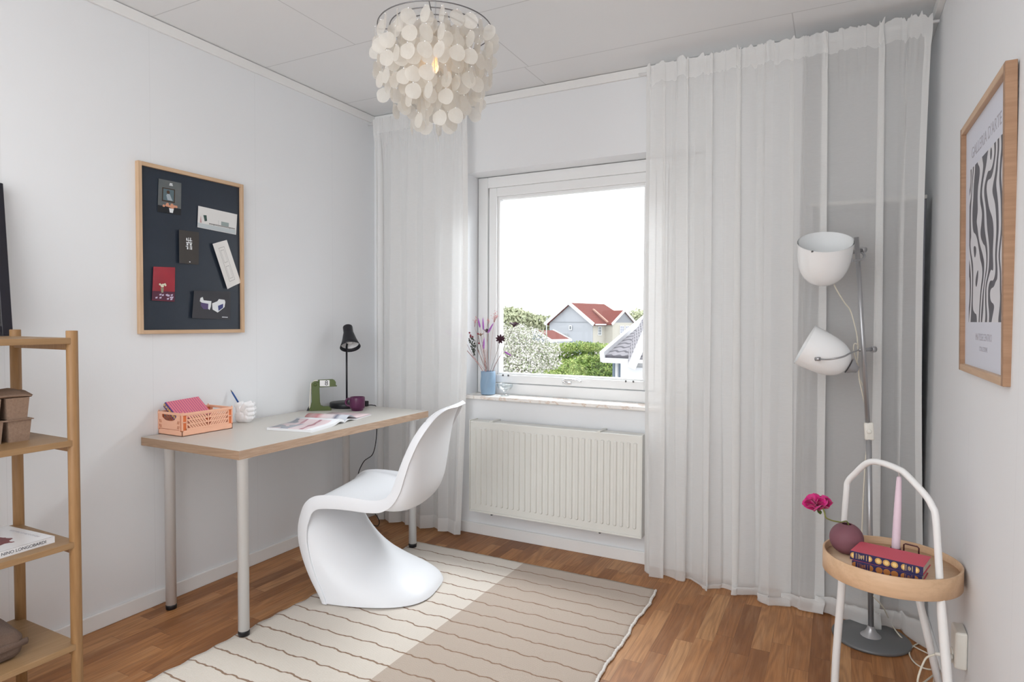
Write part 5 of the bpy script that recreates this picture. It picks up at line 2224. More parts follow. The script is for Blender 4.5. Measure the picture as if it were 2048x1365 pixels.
# ---------------------------------------------------------------- side table
TC = Vector((0.151, 2.147, 0.0))
TR, TZ0, TZ1 = 0.1785, 0.456, 0.515
tb = empty('side_table', TC, 0, 'round birch tray side table with a white tube handle and legs beside the right wall', 'side table')
birch = wood('birch_veneer', (0.66, 0.45, 0.285), (0.56, 0.36, 0.215), (0.52, 0.33, 0.20), 'x', 0.7, 0.42, 14)
birch_b = wood('birch_board', (0.70, 0.52, 0.36), (0.62, 0.44, 0.29), (0.58, 0.40, 0.26), 'x', 0.7, 0.4, 14)
bm = bmesh.new()
lathe(bm, [(TR - 0.006, TZ0 + 0.012), (TR - 0.006, TZ1 - 0.001), (TR - 0.005, TZ1), (TR - 0.001, TZ1), (TR, TZ1 - 0.001), (TR, TZ0 + 0.001), (TR - 0.001, TZ0), (TR - 0.006, TZ0), (TR - 0.006, TZ0 + 0.012)], 96)
link('tray_rim', bm, birch, tb)
bm = bmesh.new()
lathe(bm, [(0, TZ0 + 0.028), (TR - 0.006, TZ0 + 0.028), (TR - 0.006, TZ0 + 0.038), (0, TZ0 + 0.038)], 96)
link('tray_board', bm, birch_b, tb)
white_tube = mat('white_tube_steel', (0.80, 0.80, 0.79), 0.3)
hp = [(.014, 2.302, 0.0), (.0165, 2.298, .10), (.021, 2.295, .20), (.028, 2.287, .334), (.0315, 2.283, .46), (.0315, 2.283, .557), (.0360, 2.278, .660), (.0400, 2.273, .694), (.060, 2.251, .728), (.086, 2.221, .766), (.108, 2.196, .780), (.135, 2.165, .782), (.165, 2.131, .777), (.182, 2.112, .769), (.224, 2.064, .727), (.240, 2.0455, .700), (.248, 2.036, .668), (.2585, 2.024, .509), (.263, 2.019, .438), (.272, 2.009, .33), (.279, 2.001, .245), (.297, 1.981, 0.0)]
bm = bmesh.new()
hpp = [Vector(p) - TC for p in smooth_path(hp, 6)]
tube(bm, hpp, [0.0118 if p.z < 0.40 else (0.0118 - 0.0026 * min(1, (p.z - 0.40) / 0.12)) for p in hpp], 16)
link('handle_and_legs', bm, white_tube, tb)
for (a, b) in (((.215, 2.260, TZ0 + 0.004), (.318, 2.300, 0.0)),):
    bm = bmesh.new()
    tube(bm, [Vector(a) - TC, Vector(b) - TC], 0.0105, 14)
    link('leg', bm, white_tube, tb)

TZ = TZ0 + 0.0383
# ball vase with peony
vc = onZ(1693, 1075, TZ + 0.049)
bv = empty('ball_vase', (vc.x, vc.y, TZ), 0, 'matt mauve ball vase with a small mouth on the round tray', 'vase')
mauve = mat('mauve_matt_ceramic', (0.20, 0.085, 0.105), 0.6, spec=0.3)
RV = 0.0475
tilt = Matrix.Translation((0, 0, RV - 0.002))
bm = bmesh.new()
pf = [(0.0, -RV + 0.002), (0.012, -RV + 0.002)]
for k in range(1, 25):
    a = -math.pi / 2 + 0.25 + (math.pi - 0.25 - 0.30) * k / 24
    pf.append((RV * math.cos(a), RV * math.sin(a)))
pf += [(0.0132, RV * 0.945), (0.0128, RV * 0.93), (0.018, RV * 0.85), (RV * 0.85, 0.0), (0.0, -RV * 0.8)]
lathe(bm, pf, 48, tilt)
link('vase_body', bm, mauve, bv, True)
pe = empty('peony', (vc.x, vc.y, TZ + 0.09), 0, 'magenta peony on a bent green stem in the ball vase', 'flower')
PE = Vector(pe.location)
hd_ = at(1636, 1006, (vc - CAM).dot(FWD) - 0.02)
stem = [Vector((vc.x, vc.y, TZ + 0.035)), Vector((vc.x, vc.y, TZ + RV * 2 - 0.006)) , at(1682, 1045, 1.90), at(1665, 1042, 1.89), at(1652, 1036, 1.88), at(1649, 1026, 1.88), at(1645, 1015, 1.88)]
stem[0] = vc + Vector((0.010, 0, 0.0))
stem[1] = vc + Vector((0.002, -0.002, 0.047))
bm = bmesh.new()
tube(bm, [p - PE for p in smooth_path(stem, 7)], 0.0022, 8)
stemm = mat('green_stem', (0.20, 0.22, 0.06), 0.5)
link('stem', bm, stemm, pe)
peony = mat('magenta_petal', (0.56, 0.004, 0.15), 0.45, sheen=0.2)
t = NT(peony)
t.base(t.mix(t.noise(t.coords(), 40, 3, 0.6), (0.40, 0.003, 0.09), (0.68, 0.010, 0.24)))


def petal(bm, M, L, wd, cup, curl, seed, nu=9, nv=8):
    def f(i, j):
        u = i / (nu - 1) * 2 - 1
        v = j / (nv - 1)
        w = wd * (0.25 + 0.75 * math.sin(min(1, v * 1.15 + 0.1) * math.pi * 0.56)) * (1 if v < 0.75 else math.sqrt(max(0.05, 1 - ((v - 0.75) / 0.29) ** 2)))
        x = u * w
        z = L * v
        y = cup * (u * u) * w * 0.9 + curl * v * v * L + 0.10 * L * noise.noise(Vector((u * 1.9, v * 2.3, seed)))
        z += 0.05 * L * noise.noise(Vector((u * 3.1, seed, v))) - 0.06 * L * u * u
        return M @ Vector((x, -y, z))
    grid(bm, nu, nv, f)


hm = axis_m(hd_ - PE + Vector((0, 0, -0.017)), (-0.18, -0.06, 0.95))
rg = random.Random(4)
k = 0
for ring_, (n_, L_, w_, ang_, cup) in enumerate(((5, 0.036, 0.016, 0.12, 0.9), (6, 0.040, 0.020, 0.36, 0.75), (7, 0.040, 0.023, 0.72, 0.55), (5, 0.036, 0.022, 1.25, 0.2))):
    for i in range(n_):
        a = 2 * math.pi * i / n_ + ring_ * 0.55 + rg.uniform(-.15, .15)
        bm = bmesh.new()
        M = hm @ Matrix.Rotation(a, 4, 'Z') @ Matrix.Translation((0, 0.0025, 0)) @ Matrix.Rotation(-(ang_ + rg.uniform(-.15, .15)), 4, 'X')
        petal(bm, M, L_ * rg.uniform(.9, 1.1), w_ * rg.uniform(.9, 1.1), -cup, -0.25 if ring_ < 3 else 0.15, rg.random() * 50)
        link('petal', bm, peony, pe, True)
leafm = mat('green_leaf', (0.12, 0.20, 0.05), 0.45)
for a, tl, L_ in ((0.2, 1.9, 0.020), (2.0, 2.1, 0.018), (-1.6, 2.4, 0.022), (3.6, 1.7, 0.015)):
    bm = bmesh.new()
    M = hm @ Matrix.Rotation(a, 4, 'Z') @ Matrix.Rotation(-tl, 4, 'X')
    petal(bm, M, L_, 0.006, 0.3, 0.2, a)
    link('sepal', bm, leafm, pe, True)

# books on the tray
zb = TZ + 0.0002
a_ = math.atan2(-.068, .1774)
T_ = 0.0245


def Mz(x, y, z, a):
    return Matrix.Translation((x, y, z)) @ Matrix.Rotation(a, 4, 'Z')


pattern_book('book', Mz(.0500, 2.041, zb, math.atan2(-.049, .172) + 0.03), 0.171, 0.106, T_, 'lower crimson book with bronze medallions on its navy spine, on the tray',
             cover, navy, bronze_dim, bronze_dim, 'patterned books on the tray')
pattern_book('book', Mz(.045, 2.048, zb + T_, math.atan2(-.049, .172)), 0.180, 0.106, T_, 'upper crimson book with gold sunburst medallions on its navy spine, on the tray',
             cover, navy, gold, gold_pale, 'patterned books on the tray')

# candle holder and candle
cx_, cy_ = onZ(1791, 1104, TZ + 0.018).x, onZ(1791, 1104, TZ + 0.018).y
ch_ = empty('candle_holder', (cx_, cy_, TZ), 0, 'dark red-brown metal candle holder with a wire loop handle behind the books', 'candle holder')
oxm = mat('oxblood_metal', (0.085, 0.022, 0.024), 0.35, 0.3)
bm = bmesh.new()
lathe(bm, [(0, 0), (0.036, 0), (0.042, 0.004), (0.044, 0.008), (0.0425, 0.008), (0.036, 0.004), (0, 0.003)], 36)
link('dish', bm, oxm, ch_)
bm = bmesh.new()
lathe(bm, [(0.0140, 0.003), (0.0140, 0.030), (0.0118, 0.030), (0.0118, 0.005), (0, 0.005)], 28)
link('candle_cup', bm, oxm, ch_)
bm = bmesh.new()
hq = [onZ(1807, 1112, TZ + 0.006) - Vector((cx_, cy_, TZ)), None]
ra = Vector((math.cos(-0.2), math.sin(-0.2), 0))
b0 = Vector((0.020, -0.012, 0.006))
pts = [b0, b0 + Vector((0, 0, 0.041)), b0 + Vector((0, 0, 0.044)) + ra * 0.004, b0 + ra * 0.034 + Vector((0, 0, 0.042)), b0 + ra * 0.038 + Vector((0, 0, 0.038)), b0 + ra * 0.038 + Vector((0, 0, 0.002))]
tube(bm, pts, 0.0021, 8)
link('loop_handle', bm, oxm, ch_)
cn = empty('taper_candle', (cx_, cy_, TZ + 0.0055), 0, 'unlit pale pink taper candle standing in the dark red holder', 'candle')
bm = bmesh.new()
lathe(bm, [(0, 0), (0.0112, 0), (0.0116, 0.03), (0.0108, 0.10), (0.0092, 0.17), (0.0068, 0.232), (0.0062, 0.238), (0.004, 0.2415), (0, 0.242)], 28, Matrix.Rotation(0.02, 4, 'Y'))
link('wax_body', bm, mat('pale_pink_wax', (0.78, 0.62, 0.70), 0.5, spec=0.4), cn)
bm = bmesh.new()
tube(bm, [(0.004, 0, 0.242), (0.0045, 0, 0.248), (0.003, 0, 0.252)], 0.0011, 6)
link('wick', bm, mat('cotton_wick', (0.62, 0.52, 0.50), 0.9), cn)

# ---------------------------------------------------------------- poster on the right wall (top hangs slightly forward)
pf_ = bpy.data.objects.new('framed_poster', None)
COL.objects.link(pf_)
pz0, pz1 = 1.066, 1.766
o_ = Vector((0.321, 2.252, pz0))
upv = (Vector((0.309, 2.250, pz1)) - o_).normalized()
sd = Vector((0, -1, 0))
nn = Vector((-1, 0, 0))
nn = (nn - upv * nn.dot(upv)).normalized()
sd = upv.cross(nn)
pf_.matrix_world = basis(o_, sd, upv, nn)
prop(pf_, 'oak framed art poster with wavy grey stripes high on the right wall', 'framed poster')
PWd, PHt = 0.555, 0.701
oak2 = wood('oak_frame_shaded', (0.36, 0.215, 0.130), (0.28, 0.160, 0.092), (0.25, 0.14, 0.08), 'z', 1.0, 0.45)  # shade of the side away from the window put into the stile colour
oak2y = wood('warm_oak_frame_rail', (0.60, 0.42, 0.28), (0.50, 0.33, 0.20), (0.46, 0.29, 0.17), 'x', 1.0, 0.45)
fwd_ = 0.019
mbox('frame_stile', 0, fwd_, 0, PHt, -0.022, 0, oak2, pf_, 0.001, 1)
mbox('frame_stile', PWd - fwd_, PWd, 0, PHt, -0.022, 0, oak2, pf_, 0.001, 1)
mbox('frame_rail', fwd_, PWd - fwd_, 0, fwd_, -0.022, 0, oak2y, pf_, 0.001, 1)
mbox('frame_rail', fwd_, PWd - fwd_, PHt - fwd_, PHt, -0.022, 0, oak2y, pf_, 0.001, 1)
pp = mat('poster_print', (0.72, 0.73, 0.80), 0.5)
t = NT(pp)
x_, y_, z_ = t.sep(t.coords())
inx = t.math('MULTIPLY', t.math('GREATER_THAN', x_, 0.075), t.math('LESS_THAN', x_, PWd - 0.055))
iny = t.math('MULTIPLY', t.math('GREATER_THAN', y_, 0.140), t.math('LESS_THAN', y_, 0.566))
ins = t.math('MULTIPLY', inx, iny)
n1 = t.noise(t.comb(x_, t.math('MULTIPLY', y_, 0.8), 0.37), 6.5, 1.2, 0.4, 0.3)
wv = t.math('SINE', t.math('ADD', t.math('MULTIPLY', n1, 34), t.math('MULTIPLY', x_, 88)))
st = t.math('GREATER_THAN', wv, 0.05)
c = t.mix(st, (0.66, 0.66, 0.69), (0.085, 0.083, 0.10))
c = t.mix(ins, (0.64, 0.66, 0.74), c)
t.base(c)
mbox('poster_sheet', 0.012, PWd - 0.012, 0.012, PHt - 0.012, -0.014, -0.012, pp, pf_)
lt = mat('poster_lettering', (0.40, 0.39, 0.44), 0.6)
text_mesh('title_lettering', "GALLERIA D'ARTE", 0.043, Matrix.Translation((PWd / 2 + 0.006, 0.605, -0.0118)), lt, pf_, sx=1.05)
text_mesh('caption_lettering', "MATISSECENTRO", 0.026, Matrix.Translation((PWd / 2, 0.100, -0.0118)), lt, pf_, sx=1.0)
text_mesh('caption_lettering', "COLLEZIONE", 0.017, Matrix.Translation((PWd / 2, 0.070, -0.0118)), lt, pf_, sx=1.0)

# ---------------------------------------------------------------- upright frame in the alcove
uf = empty('folding_bed', (0.10, 3.10, 0), 0, 'tall black upright folded bed with grey metal edges behind the wide curtain', 'folding bed')
blkf = mat('black_fabric_panel', (0.012, 0.012, 0.018), 0.9)
grm = mat('dark_grey_metal_edge', (0.16, 0.16, 0.18), 0.4, 0.5)
FX0, FX1, FZ1 = -0.115 - 0.10, 0.314 - 0.10, 1.712
mbox('panel', FX0 + 0.012, FX1 - 0.012, -0.015, 0.015, 0.02, FZ1 - 0.010, blkf, uf)
mbox('upright_edge', FX0, FX0 + 0.012, -0.030, 0.03, 0.0, FZ1, grm, uf, 0.002)
mbox('upright_edge', FX1 - 0.012, FX1, -0.030, 0.03, 0.0, FZ1, grm, uf, 0.002)
mbox('top_rail', FX0 - 0.002, FX1 + 0.002, -0.034, 0.034, FZ1, FZ1 + 0.016, mat('pale_rail', (0.55, 0.54, 0.50), 0.5), uf, 0.002)
mbox('middle_rail', FX0 + 0.012, FX1 - 0.012, -0.024, 0.0, 0.985, 0.992, grm, uf, 0.001)
for k in range(13):
    zz_ = 0.25 + k * 0.115
    bm = bmesh.new()
    tube(bm, [(FX1 - 0.030, -0.017, zz_), (FX1 - 0.014, -0.022, zz_ + 0.004), (FX1 - 0.012, -0.020, zz_ + 0.012)], 0.0015, 6)
    link('spring_hook', bm, grm, uf)


# ---------------------------------------------------------------- window sill: vase with dried flowers, glass bowl
VX, VY, VZ = -1.752, 3.090, WZ0 + 0.0002
tv = empty('twisted_vase', (VX, VY, VZ), 0, 'pale blue ribbed twisted vase on the marble window sill', 'vase')
blue = mat('pale_blue_ceramic', (0.235, 0.345, 0.47), 0.4, spec=0.4)
bm = bmesh.new()


def vf(i, j):
    a = 2 * math.pi * i / 72
    v = j / 30
    r = 0.0395 + 0.0028 * math.sin(v * math.pi)
    r *= 1 + 0.085 * (abs(math.sin(2.5 * (a - 1.5 * v))) ** 0.8) - 0.05
    return Vector((r * math.cos(a), r * math.sin(a), 0.003 + 0.130 * v))


vs = grid(bm, 72, 31, vf, closed_u=True)
bm.faces.new([vs[i][0] for i in range(72)])
bm.faces.new([bm.verts.new((v[30].co.x * 0.9, v[30].co.y * 0.9, 0.120)) for v in vs])
inn = [bm.verts.new((v[30].co.x * 0.9, v[30].co.y * 0.9, 0.133)) for v in vs]
inl = [bm.verts.new((v[30].co.x * 0.9, v[30].co.y * 0.9, 0.120)) for v in vs]
for i in range(72):
    j = (i + 1) % 72
    bm.faces.new((vs[i][30], vs[j][30], inn[j], inn[i]))
    bm.faces.new((inn[i], inn[j], inl[j], inl[i]))
link('vase_body', bm, blue, tv)

gb = empty('glass_bowl', (-1.640, 3.085, VZ), 0, 'small footed clear glass bowl beside the blue vase on the sill', 'glass bowl')
clr = mat('clear_glass', (0.97, 0.98, 0.98), 0.03)
t = NT(clr)
t.n.remove(t.b)
tp_ = t.n.new('ShaderNodeBsdfTransparent')
tp_.inputs[0].default_value = (0.93, 0.95, 0.95, 1)
gl_ = t.n.new('ShaderNodeBsdfGlossy')
gl_.inputs['Roughness'].default_value = 0.04
lw_ = t.n.new('ShaderNodeLayerWeight')
lw_.inputs['Blend'].default_value = 0.5
mx_ = t.n.new('ShaderNodeMixShader')
t.link(t.math('MULTIPLY_ADD', t.math('POWER', lw_.outputs['Facing'], 2.5), 0.6, 0.10), mx_.inputs[0])
t.link(tp_.outputs[0], mx_.inputs[1])
t.link(gl_.outputs[0], mx_.inputs[2])
t.link(mx_.outputs[0], t.n['Material Output'].inputs['Surface'])
bm = bmesh.new()
lathe(bm, [(0, 0.0), (0.024, 0.0), (0.025, 0.003), (0.010, 0.008), (0.006, 0.014), (0.006, 0.022), (0.014, 0.028), (0.032, 0.037), (0.043, 0.050), (0.047, 0.066), (0.045, 0.068), (0.0445, 0.064),
           (0.040, 0.051), (0.030, 0.040), (0.012, 0.033), (0, 0.032)], 40)
link('bowl_glass', bm, clr, gb)

stemp = mat('dried_pink_stem', (0.42, 0.22, 0.20), 0.7)
stemd = mat('dried_dark_stem', (0.10, 0.075, 0.06), 0.7)
violet = mat('dyed_violet_grass', (0.36, 0.12, 0.43), 0.9, sheen=0.4)
darkp = mat('dark_maroon_petal', (0.045, 0.010, 0.022), 0.6)
redb = mat('dark_red_berry', (0.22, 0.010, 0.030), 0.4)
pinkf = mat('dried_pink_floret', (0.62, 0.26, 0.26), 0.8)
grn = mat('dried_dark_green', (0.060, 0.070, 0.055), 0.7)
rg = random.Random(12)
mouth = Vector((VX, VY, VZ + 0.128))


def flower_root(name, label, cat):
    r = empty(name, mouth - Vector((0, 0, 0.004)), 0, label, cat)
    return r


def stem_to(root, tip, m, bend=0.01, r0=0.0010):
    base = Vector((rg.uniform(-.018, .018), rg.uniform(-.014, .014), -0.085)) * 1.0
    mo = Vector((base.x * 0.7 + (tip - mouth).x * 0.12, base.y * 0.7 + (tip - mouth).y * 0.12, 0.004))
    mo.x = max(-0.028, min(0.028, mo.x))
    mo.y = max(-0.028, min(0.028, mo.y))
    T = tip - Vector(root.location)
    mid = mo.lerp(T, 0.55) + Vector((rg.uniform(-bend, bend), rg.uniform(-bend, bend) * 0.5, bend))
    bm = bmesh.new()
    tube(bm, smooth_path([base, mo, mid, T], 6), r0, 6)
    link('stem', bm, m, root)
    return T, (T - mid).normalized()


def tuft(root, T, d, L=0.028, r=0.0052):
    bm = bmesh.new()
    M = axis_m(T, d)
    lathe(bm, [(0, -0.002), (r * 0.6, 0.0), (r, L * 0.25), (r * 0.95, L * 0.55), (r * 0.55, L * 0.85), (0, L)], 12, M)
    for k in range(150):
        a = rg.random() * 6.283
        z = rg.random() * L
        rr_ = r * 0.9 * (1 - (z / L) ** 2)
        p = M @ Vector((rr_ * math.cos(a), rr_ * math.sin(a), z))
        q = M @ Vector(((rr_ + 0.0035) * math.cos(a), (rr_ + 0.0035) * math.sin(a), z + 0.0055))
        w = (M.to_3x3() @ Vector((-math.sin(a), math.cos(a), 0))) * 0.0003
        bm.faces.new((bm.verts.new(p - w), bm.verts.new(p + w), bm.verts.new(q)))
    link('seed_head', bm, violet, root, True)


def tip(px, py, y=3.06):
    return onY(px, py, y)


tufts = [((901, 668), (893, 663), 3.02, 'lilac bunny tail grass reaching furthest left over the curtain'),
         ((926, 672), (914, 668), 3.03, 'lilac bunny tail grass low on the left, just before the curtain'),
         ((960, 655), (957, 641), 3.06, 'violet bunny tail grass at the upper left of the vase'),
         ((967, 660), (966, 640), 3.07, 'upright violet bunny tail grass in the middle of the bunch'),
         ((976, 666), (985, 650), 3.05, 'violet bunny tail grass tilting right, in the upper middle'),
         ((967, 698), (968, 680), 3.03, 'violet bunny tail grass low in the middle above the vase'),
         ((1009, 704), (1020, 710), 3.02, 'lilac bunny tail grass hanging out to the right before the glass')]
for (b_, t__, yy, lab) in tufts:
    r = flower_root('bunny_tail_grass', lab, 'dried grass')
    B_ = tip(b_[0], b_[1], yy)
    T_2 = tip(t__[0], t__[1], yy)
    T, d = stem_to(r, B_, stemp if b_[0] > 940 else stemp)
    tuft(r, T, (T_2 - B_).normalized(), (T_2 - B_).length * 1.15 + 0.004)


def daisy(root, T, nrm, R_, n, m, wd=0.35):
    M = axis_m(T, nrm)
    for k in range(n):
        a = 2 * math.pi * k / n + rg.uniform(-.1, .1)
        bm = bmesh.new()
        Mp = M @ Matrix.Rotation(a, 4, 'Z') @ Matrix.Rotation(-1.25 + rg.uniform(-.15, .15), 4, 'X')
        petal(bm, Mp, R_, R_ * wd, 0.2, 0.1, rg.random() * 9, 5, 5)
        link('petal', bm, m, root, True)
    bm = bmesh.new()
    bmesh.ops.create_icosphere(bm, subdivisions=2, radius=R_ * 0.24, matrix=M)
    link('flower_eye', bm, m, root, True)


r = flower_root('dried_daisy', 'dark maroon dried daisy facing the room, right of the violet grasses', 'dried flower')
T, d = stem_to(r, tip(1001, 679, 3.03), stemd, 0.004)
daisy(r, T, -FWD + UP * 0.25, 0.029, 9, darkp, 0.20)
r = flower_root('dried_daisy', 'dark maroon dried daisy seen edge-on, highest on the right before the pane', 'dried flower')
T, d = stem_to(r, tip(1028, 652, 3.03), stemd, 0.002)
daisy(r, T, UP - FWD * 0.25 + RIGHT * 0.1, 0.032, 9, darkp, 0.30)
r = flower_root('dried_daisy', 'dark dried daisy behind the violet grasses near the window frame', 'dried flower')
T, d = stem_to(r, tip(974, 664, 3.08), stemd, 0.004)
daisy(r, T, UP * 0.8 - FWD * 0.5, 0.020, 8, darkp, 0.3)
r = flower_root('dried_daisy', 'brown and maroon dried daisy low in the middle of the bunch', 'dried flower')
T, d = stem_to(r, tip(961, 671, 3.05), stemd, 0.004)
daisy(r, T, UP - FWD * 0.2, 0.020, 8, mat('straw_brown_petal', (0.30, 0.19, 0.13), 0.8), 0.25)
# berries
for (pts, lab) in ((((939, 666), (941, 671), (941, 674), (945, 674)), 'sprig of dark red berries above the green spike on the left'),
                   (((958, 687), (956, 668)), 'single dark red berries on thin stems in the middle of the bunch')):
    r = flower_root('berry_sprig', lab, 'dried berries')
    T, d = stem_to(r, tip(pts[-1][0], pts[-1][1], 3.04), stemd, 0.003)
    for p in pts:
        bm = bmesh.new()
        q = tip(p[0], p[1], 3.04) - Vector(r.location)
        bmesh.ops.create_icosphere(bm, subdivisions=2, radius=0.0052, matrix=Matrix.Translation(q))
        link('berry', bm, redb, r, True)
        if (q - T).length > 0.008:
            bm = bmesh.new()
            tube(bm, [T, q], 0.0006, 5)
            link('berry_stalk', bm, stemd, r)
# green spike
r = flower_root('green_seed_spike', 'dark grey-green dried seed spike hanging left of the vase mouth', 'dried flower')
T, d = stem_to(r, tip(951, 682, 3.04), stemd, 0.004)
bm = bmesh.new()
A_ = tip(943, 676, 3.04) - Vector(r.location)
B_ = tip(949, 710, 3.04) - Vector(r.location)
for k in range(46):
    s = k / 45
    p = A_.lerp(B_, s) + Vector((rg.gauss(0, 0.0075), rg.gauss(0, 0.006), rg.gauss(0, 0.003)))
    bmesh.ops.create_icosphere(bm, subdivisions=1, radius=rg.uniform(0.003, 0.0055), matrix=Matrix.Translation(p) @ Matrix.Diagonal((1, 0.6, 1.3, 1)))
tube(bm, [T, A_, B_], 0.0012, 6)
link('seed_cluster', bm, grn, r, True)
# pink florets
for (c_, R_, n_, lab, yy) in (((990, 632), 0.022, 40, 'airy pink dried florets highest above the vase, before the window frame', 3.08),
                              ((951, 641), 0.016, 24, 'airy pink dried florets at the upper left above the violet grasses', 3.07),
                              ((976, 641), 0.010, 12, 'small airy pink dried florets just under the highest ones', 3.09)):
    r = flower_root('pink_floret_spray', lab, 'dried flower')
    T, d = stem_to(r, tip(c_[0] - 2, c_[1] + 14, yy), stemp, 0.004, 0.0007)
    C_ = tip(c_[0], c_[1], yy) - Vector(r.location)
    bm = bmesh.new()
    bs = bmesh.new()
    for k in range(n_):
        q = C_ + Vector((rg.gauss(0, R_ * .45), rg.gauss(0, R_ * .3), rg.gauss(0, R_ * .55)))
        bmesh.ops.create_icosphere(bm, subdivisions=1, radius=0.0021, matrix=Matrix.Translation(q))
        tube(bs, [T, T.lerp(q, 0.6) + Vector((0, 0, 0.002)), q], 0.00025, 4)
    o = link('florets', bm, pinkf, r, True)
    o = link('floret_stalks', bs, stemp, r)
# bundle of pink stems
for k in range(5):
    r = flower_root('dried_twig', ('thin pink dried stem fanning left', 'thin pink dried stem leaning slightly left', 'upright thin pink dried stem', 'thin pink dried stem leaning slightly right',
                                  'short pink dried stem fanning out far left')[k] + ' from the blue vase', 'dried stem')
    stem_to(r, tip((938, 955, 964, 971, 929)[k], (706, 700, 690, 700, 695)[k], 3.05), stemp, 0.004, 0.0012)

# ---------------------------------------------------------------- outside
GZ = -2.8


def leaf_mat(name, stops, rough=0.6):
    m = mat(name, stops[0], rough, spec=0.2)
    t = NT(m)
    g = t.n.new('ShaderNodeNewGeometry')
    t.base(t.ramp(g.outputs['Random Per Island'], [(k / (len(stops) - 1), c) for k, c in enumerate(stops)]))
    return m


def foliage(name, blobs, n, size, m, parent, seed):
    """leaf quads spread over the shells of several blobs (centre, radii)"""
    r_ = random.Random(seed)
    bm = bmesh.new()
    tot = sum(b[1][0] * b[1][2] for b in blobs)
    for (c, R) in blobs:
        k = int(n * R[0] * R[2] / tot)
        for _ in range(k):
            d = Vector((r_.gauss(0, 1), r_.gauss(0, 1), r_.gauss(0, 1))).normalized()
            s = r_.uniform(0.72, 1.04) * (1 + 0.16 * noise.noise(d * 2.6 + Vector(c)))
            p = Vector(c) + Vector((d.x * R[0], d.y * R[1], d.z * R[2])) * s
            if p.z < 0:
                continue
            a = (d + Vector((r_.gauss(0, .6), r_.gauss(0, .6), r_.gauss(0, .6)))).normalized()
            b = a.orthogonal().normalized()
            b = Matrix.Rotation(r_.random() * 6.28, 3, a) @ b
            c2 = a.cross(b)
            L = size * r_.uniform(0.6, 1.3)
            bm.faces.new([bm.verts.new(p + b * L * x + c2 * L * 0.55 * y) for x, y in ((-.5, 0), (0, -.5), (.5, 0), (0, .5))])
    return link(name, bm, m, parent)


def tree(label, blobs, n, size, m, seed, trunk=True, name='tree', cat='tree', group=None, extra=None):
    c0 = Vector(blobs[0][0])
    root = empty(name, (c0.x, c0.y, GZ), 0, label, cat, group)
    o = foliage('foliage', [((Vector(b[0]) - Vector(root.location)), b[1]) for b in blobs], n, size, m, root, seed)
    if extra:
        foliage('young_shoots', [((Vector(b[0]) - Vector(root.location)), b[1]) for b in extra[0]], extra[1], extra[2], extra[3], root, seed + 50)
    if trunk:
        bm = bmesh.new()
        h = c0.z - GZ
        tube(bm, [(0, 0, 0), (0.05, 0, h * 0.5), (0, 0, h)], [h * 0.035, h * 0.028, h * 0.015], 8)
        for k in range(5):
            a = k * 1.25 + seed
            tube(bm, [(0, 0, h * 0.5), (math.cos(a) * blobs[0][1][0] * 0.6, math.sin(a) * blobs[0][1][1] * 0.6, h * 0.98)], [h * 0.018, h * 0.006], 6)
        link('trunk', bm, mat('grey_bark', (0.12, 0.10, 0.085), 0.9), root)
    return root


# ground
lawn = mat('neutral_bounce_ground', (0.34, 0.34, 0.33), 0.95, spec=0.1)  # mostly unseen ground, coloured pale grey so its bounce stays neutral indoors
t = NT(lawn)
t.base(t.mix(t.noise(t.coords(), 3, 5, 0.7), (0.30, 0.30, 0.30), (0.38, 0.38, 0.37)))
bm = bmesh.new()
gs_ = [bm.verts.new(p) for p in ((-160, YB + 0.5, GZ), (60, YB + 0.5, GZ), (60, 200, GZ), (-160, 200, GZ))]
bm.faces.new(gs_)
prop(link('ground', bm, lawn), kind='structure')

hedge_g = leaf_mat('hedge_leaves', [(0.07, 0.13, 0.025), (0.12, 0.20, 0.04), (0.19, 0.28, 0.06), (0.28, 0.36, 0.09)])
hedge_y = leaf_mat('young_hedge_leaves', [(0.17, 0.26, 0.07), (0.25, 0.35, 0.10), (0.35, 0.43, 0.14), (0.43, 0.48, 0.18)])
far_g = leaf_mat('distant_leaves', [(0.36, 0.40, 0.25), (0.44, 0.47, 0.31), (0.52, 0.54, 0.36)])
blossom = leaf_mat('white_blossom', [(0.24, 0.30, 0.16), (0.34, 0.36, 0.26), (0.62, 0.60, 0.54), (0.74, 0.72, 0.68), (0.78, 0.76, 0.74)])
shadegreen = leaf_mat('blue_green_leaves', [(0.10, 0.18, 0.12), (0.16, 0.25, 0.17)])

# rear hedge
bl = []
for k in range(14):
    px = 1030 + k * 17
    c_ = at(px, 702, 27)
    topz = at(px, 688 + (3 if k % 2 else 0), 27).z
    bl.append(((c_.x, c_.y, topz - 0.9), (0.55, 0.55, 0.95)))
tree('long clipped green hedge in front of the pale house', bl, 9000, 0.13, hedge_g, 4, False, 'hedge', 'hedge', extra=([((at(px, 690, 26.3).x, at(px, 690, 26.3).y, at(px, 684 + dy, 26.3).z - 0.18), (0.45, 0.3, 0.2)) for px, dy in
     ((1075, 5), (1105, 4), (1135, 2), (1160, 0), (1178, 2), (1200, 3))], 2200, 0.10, hedge_y))
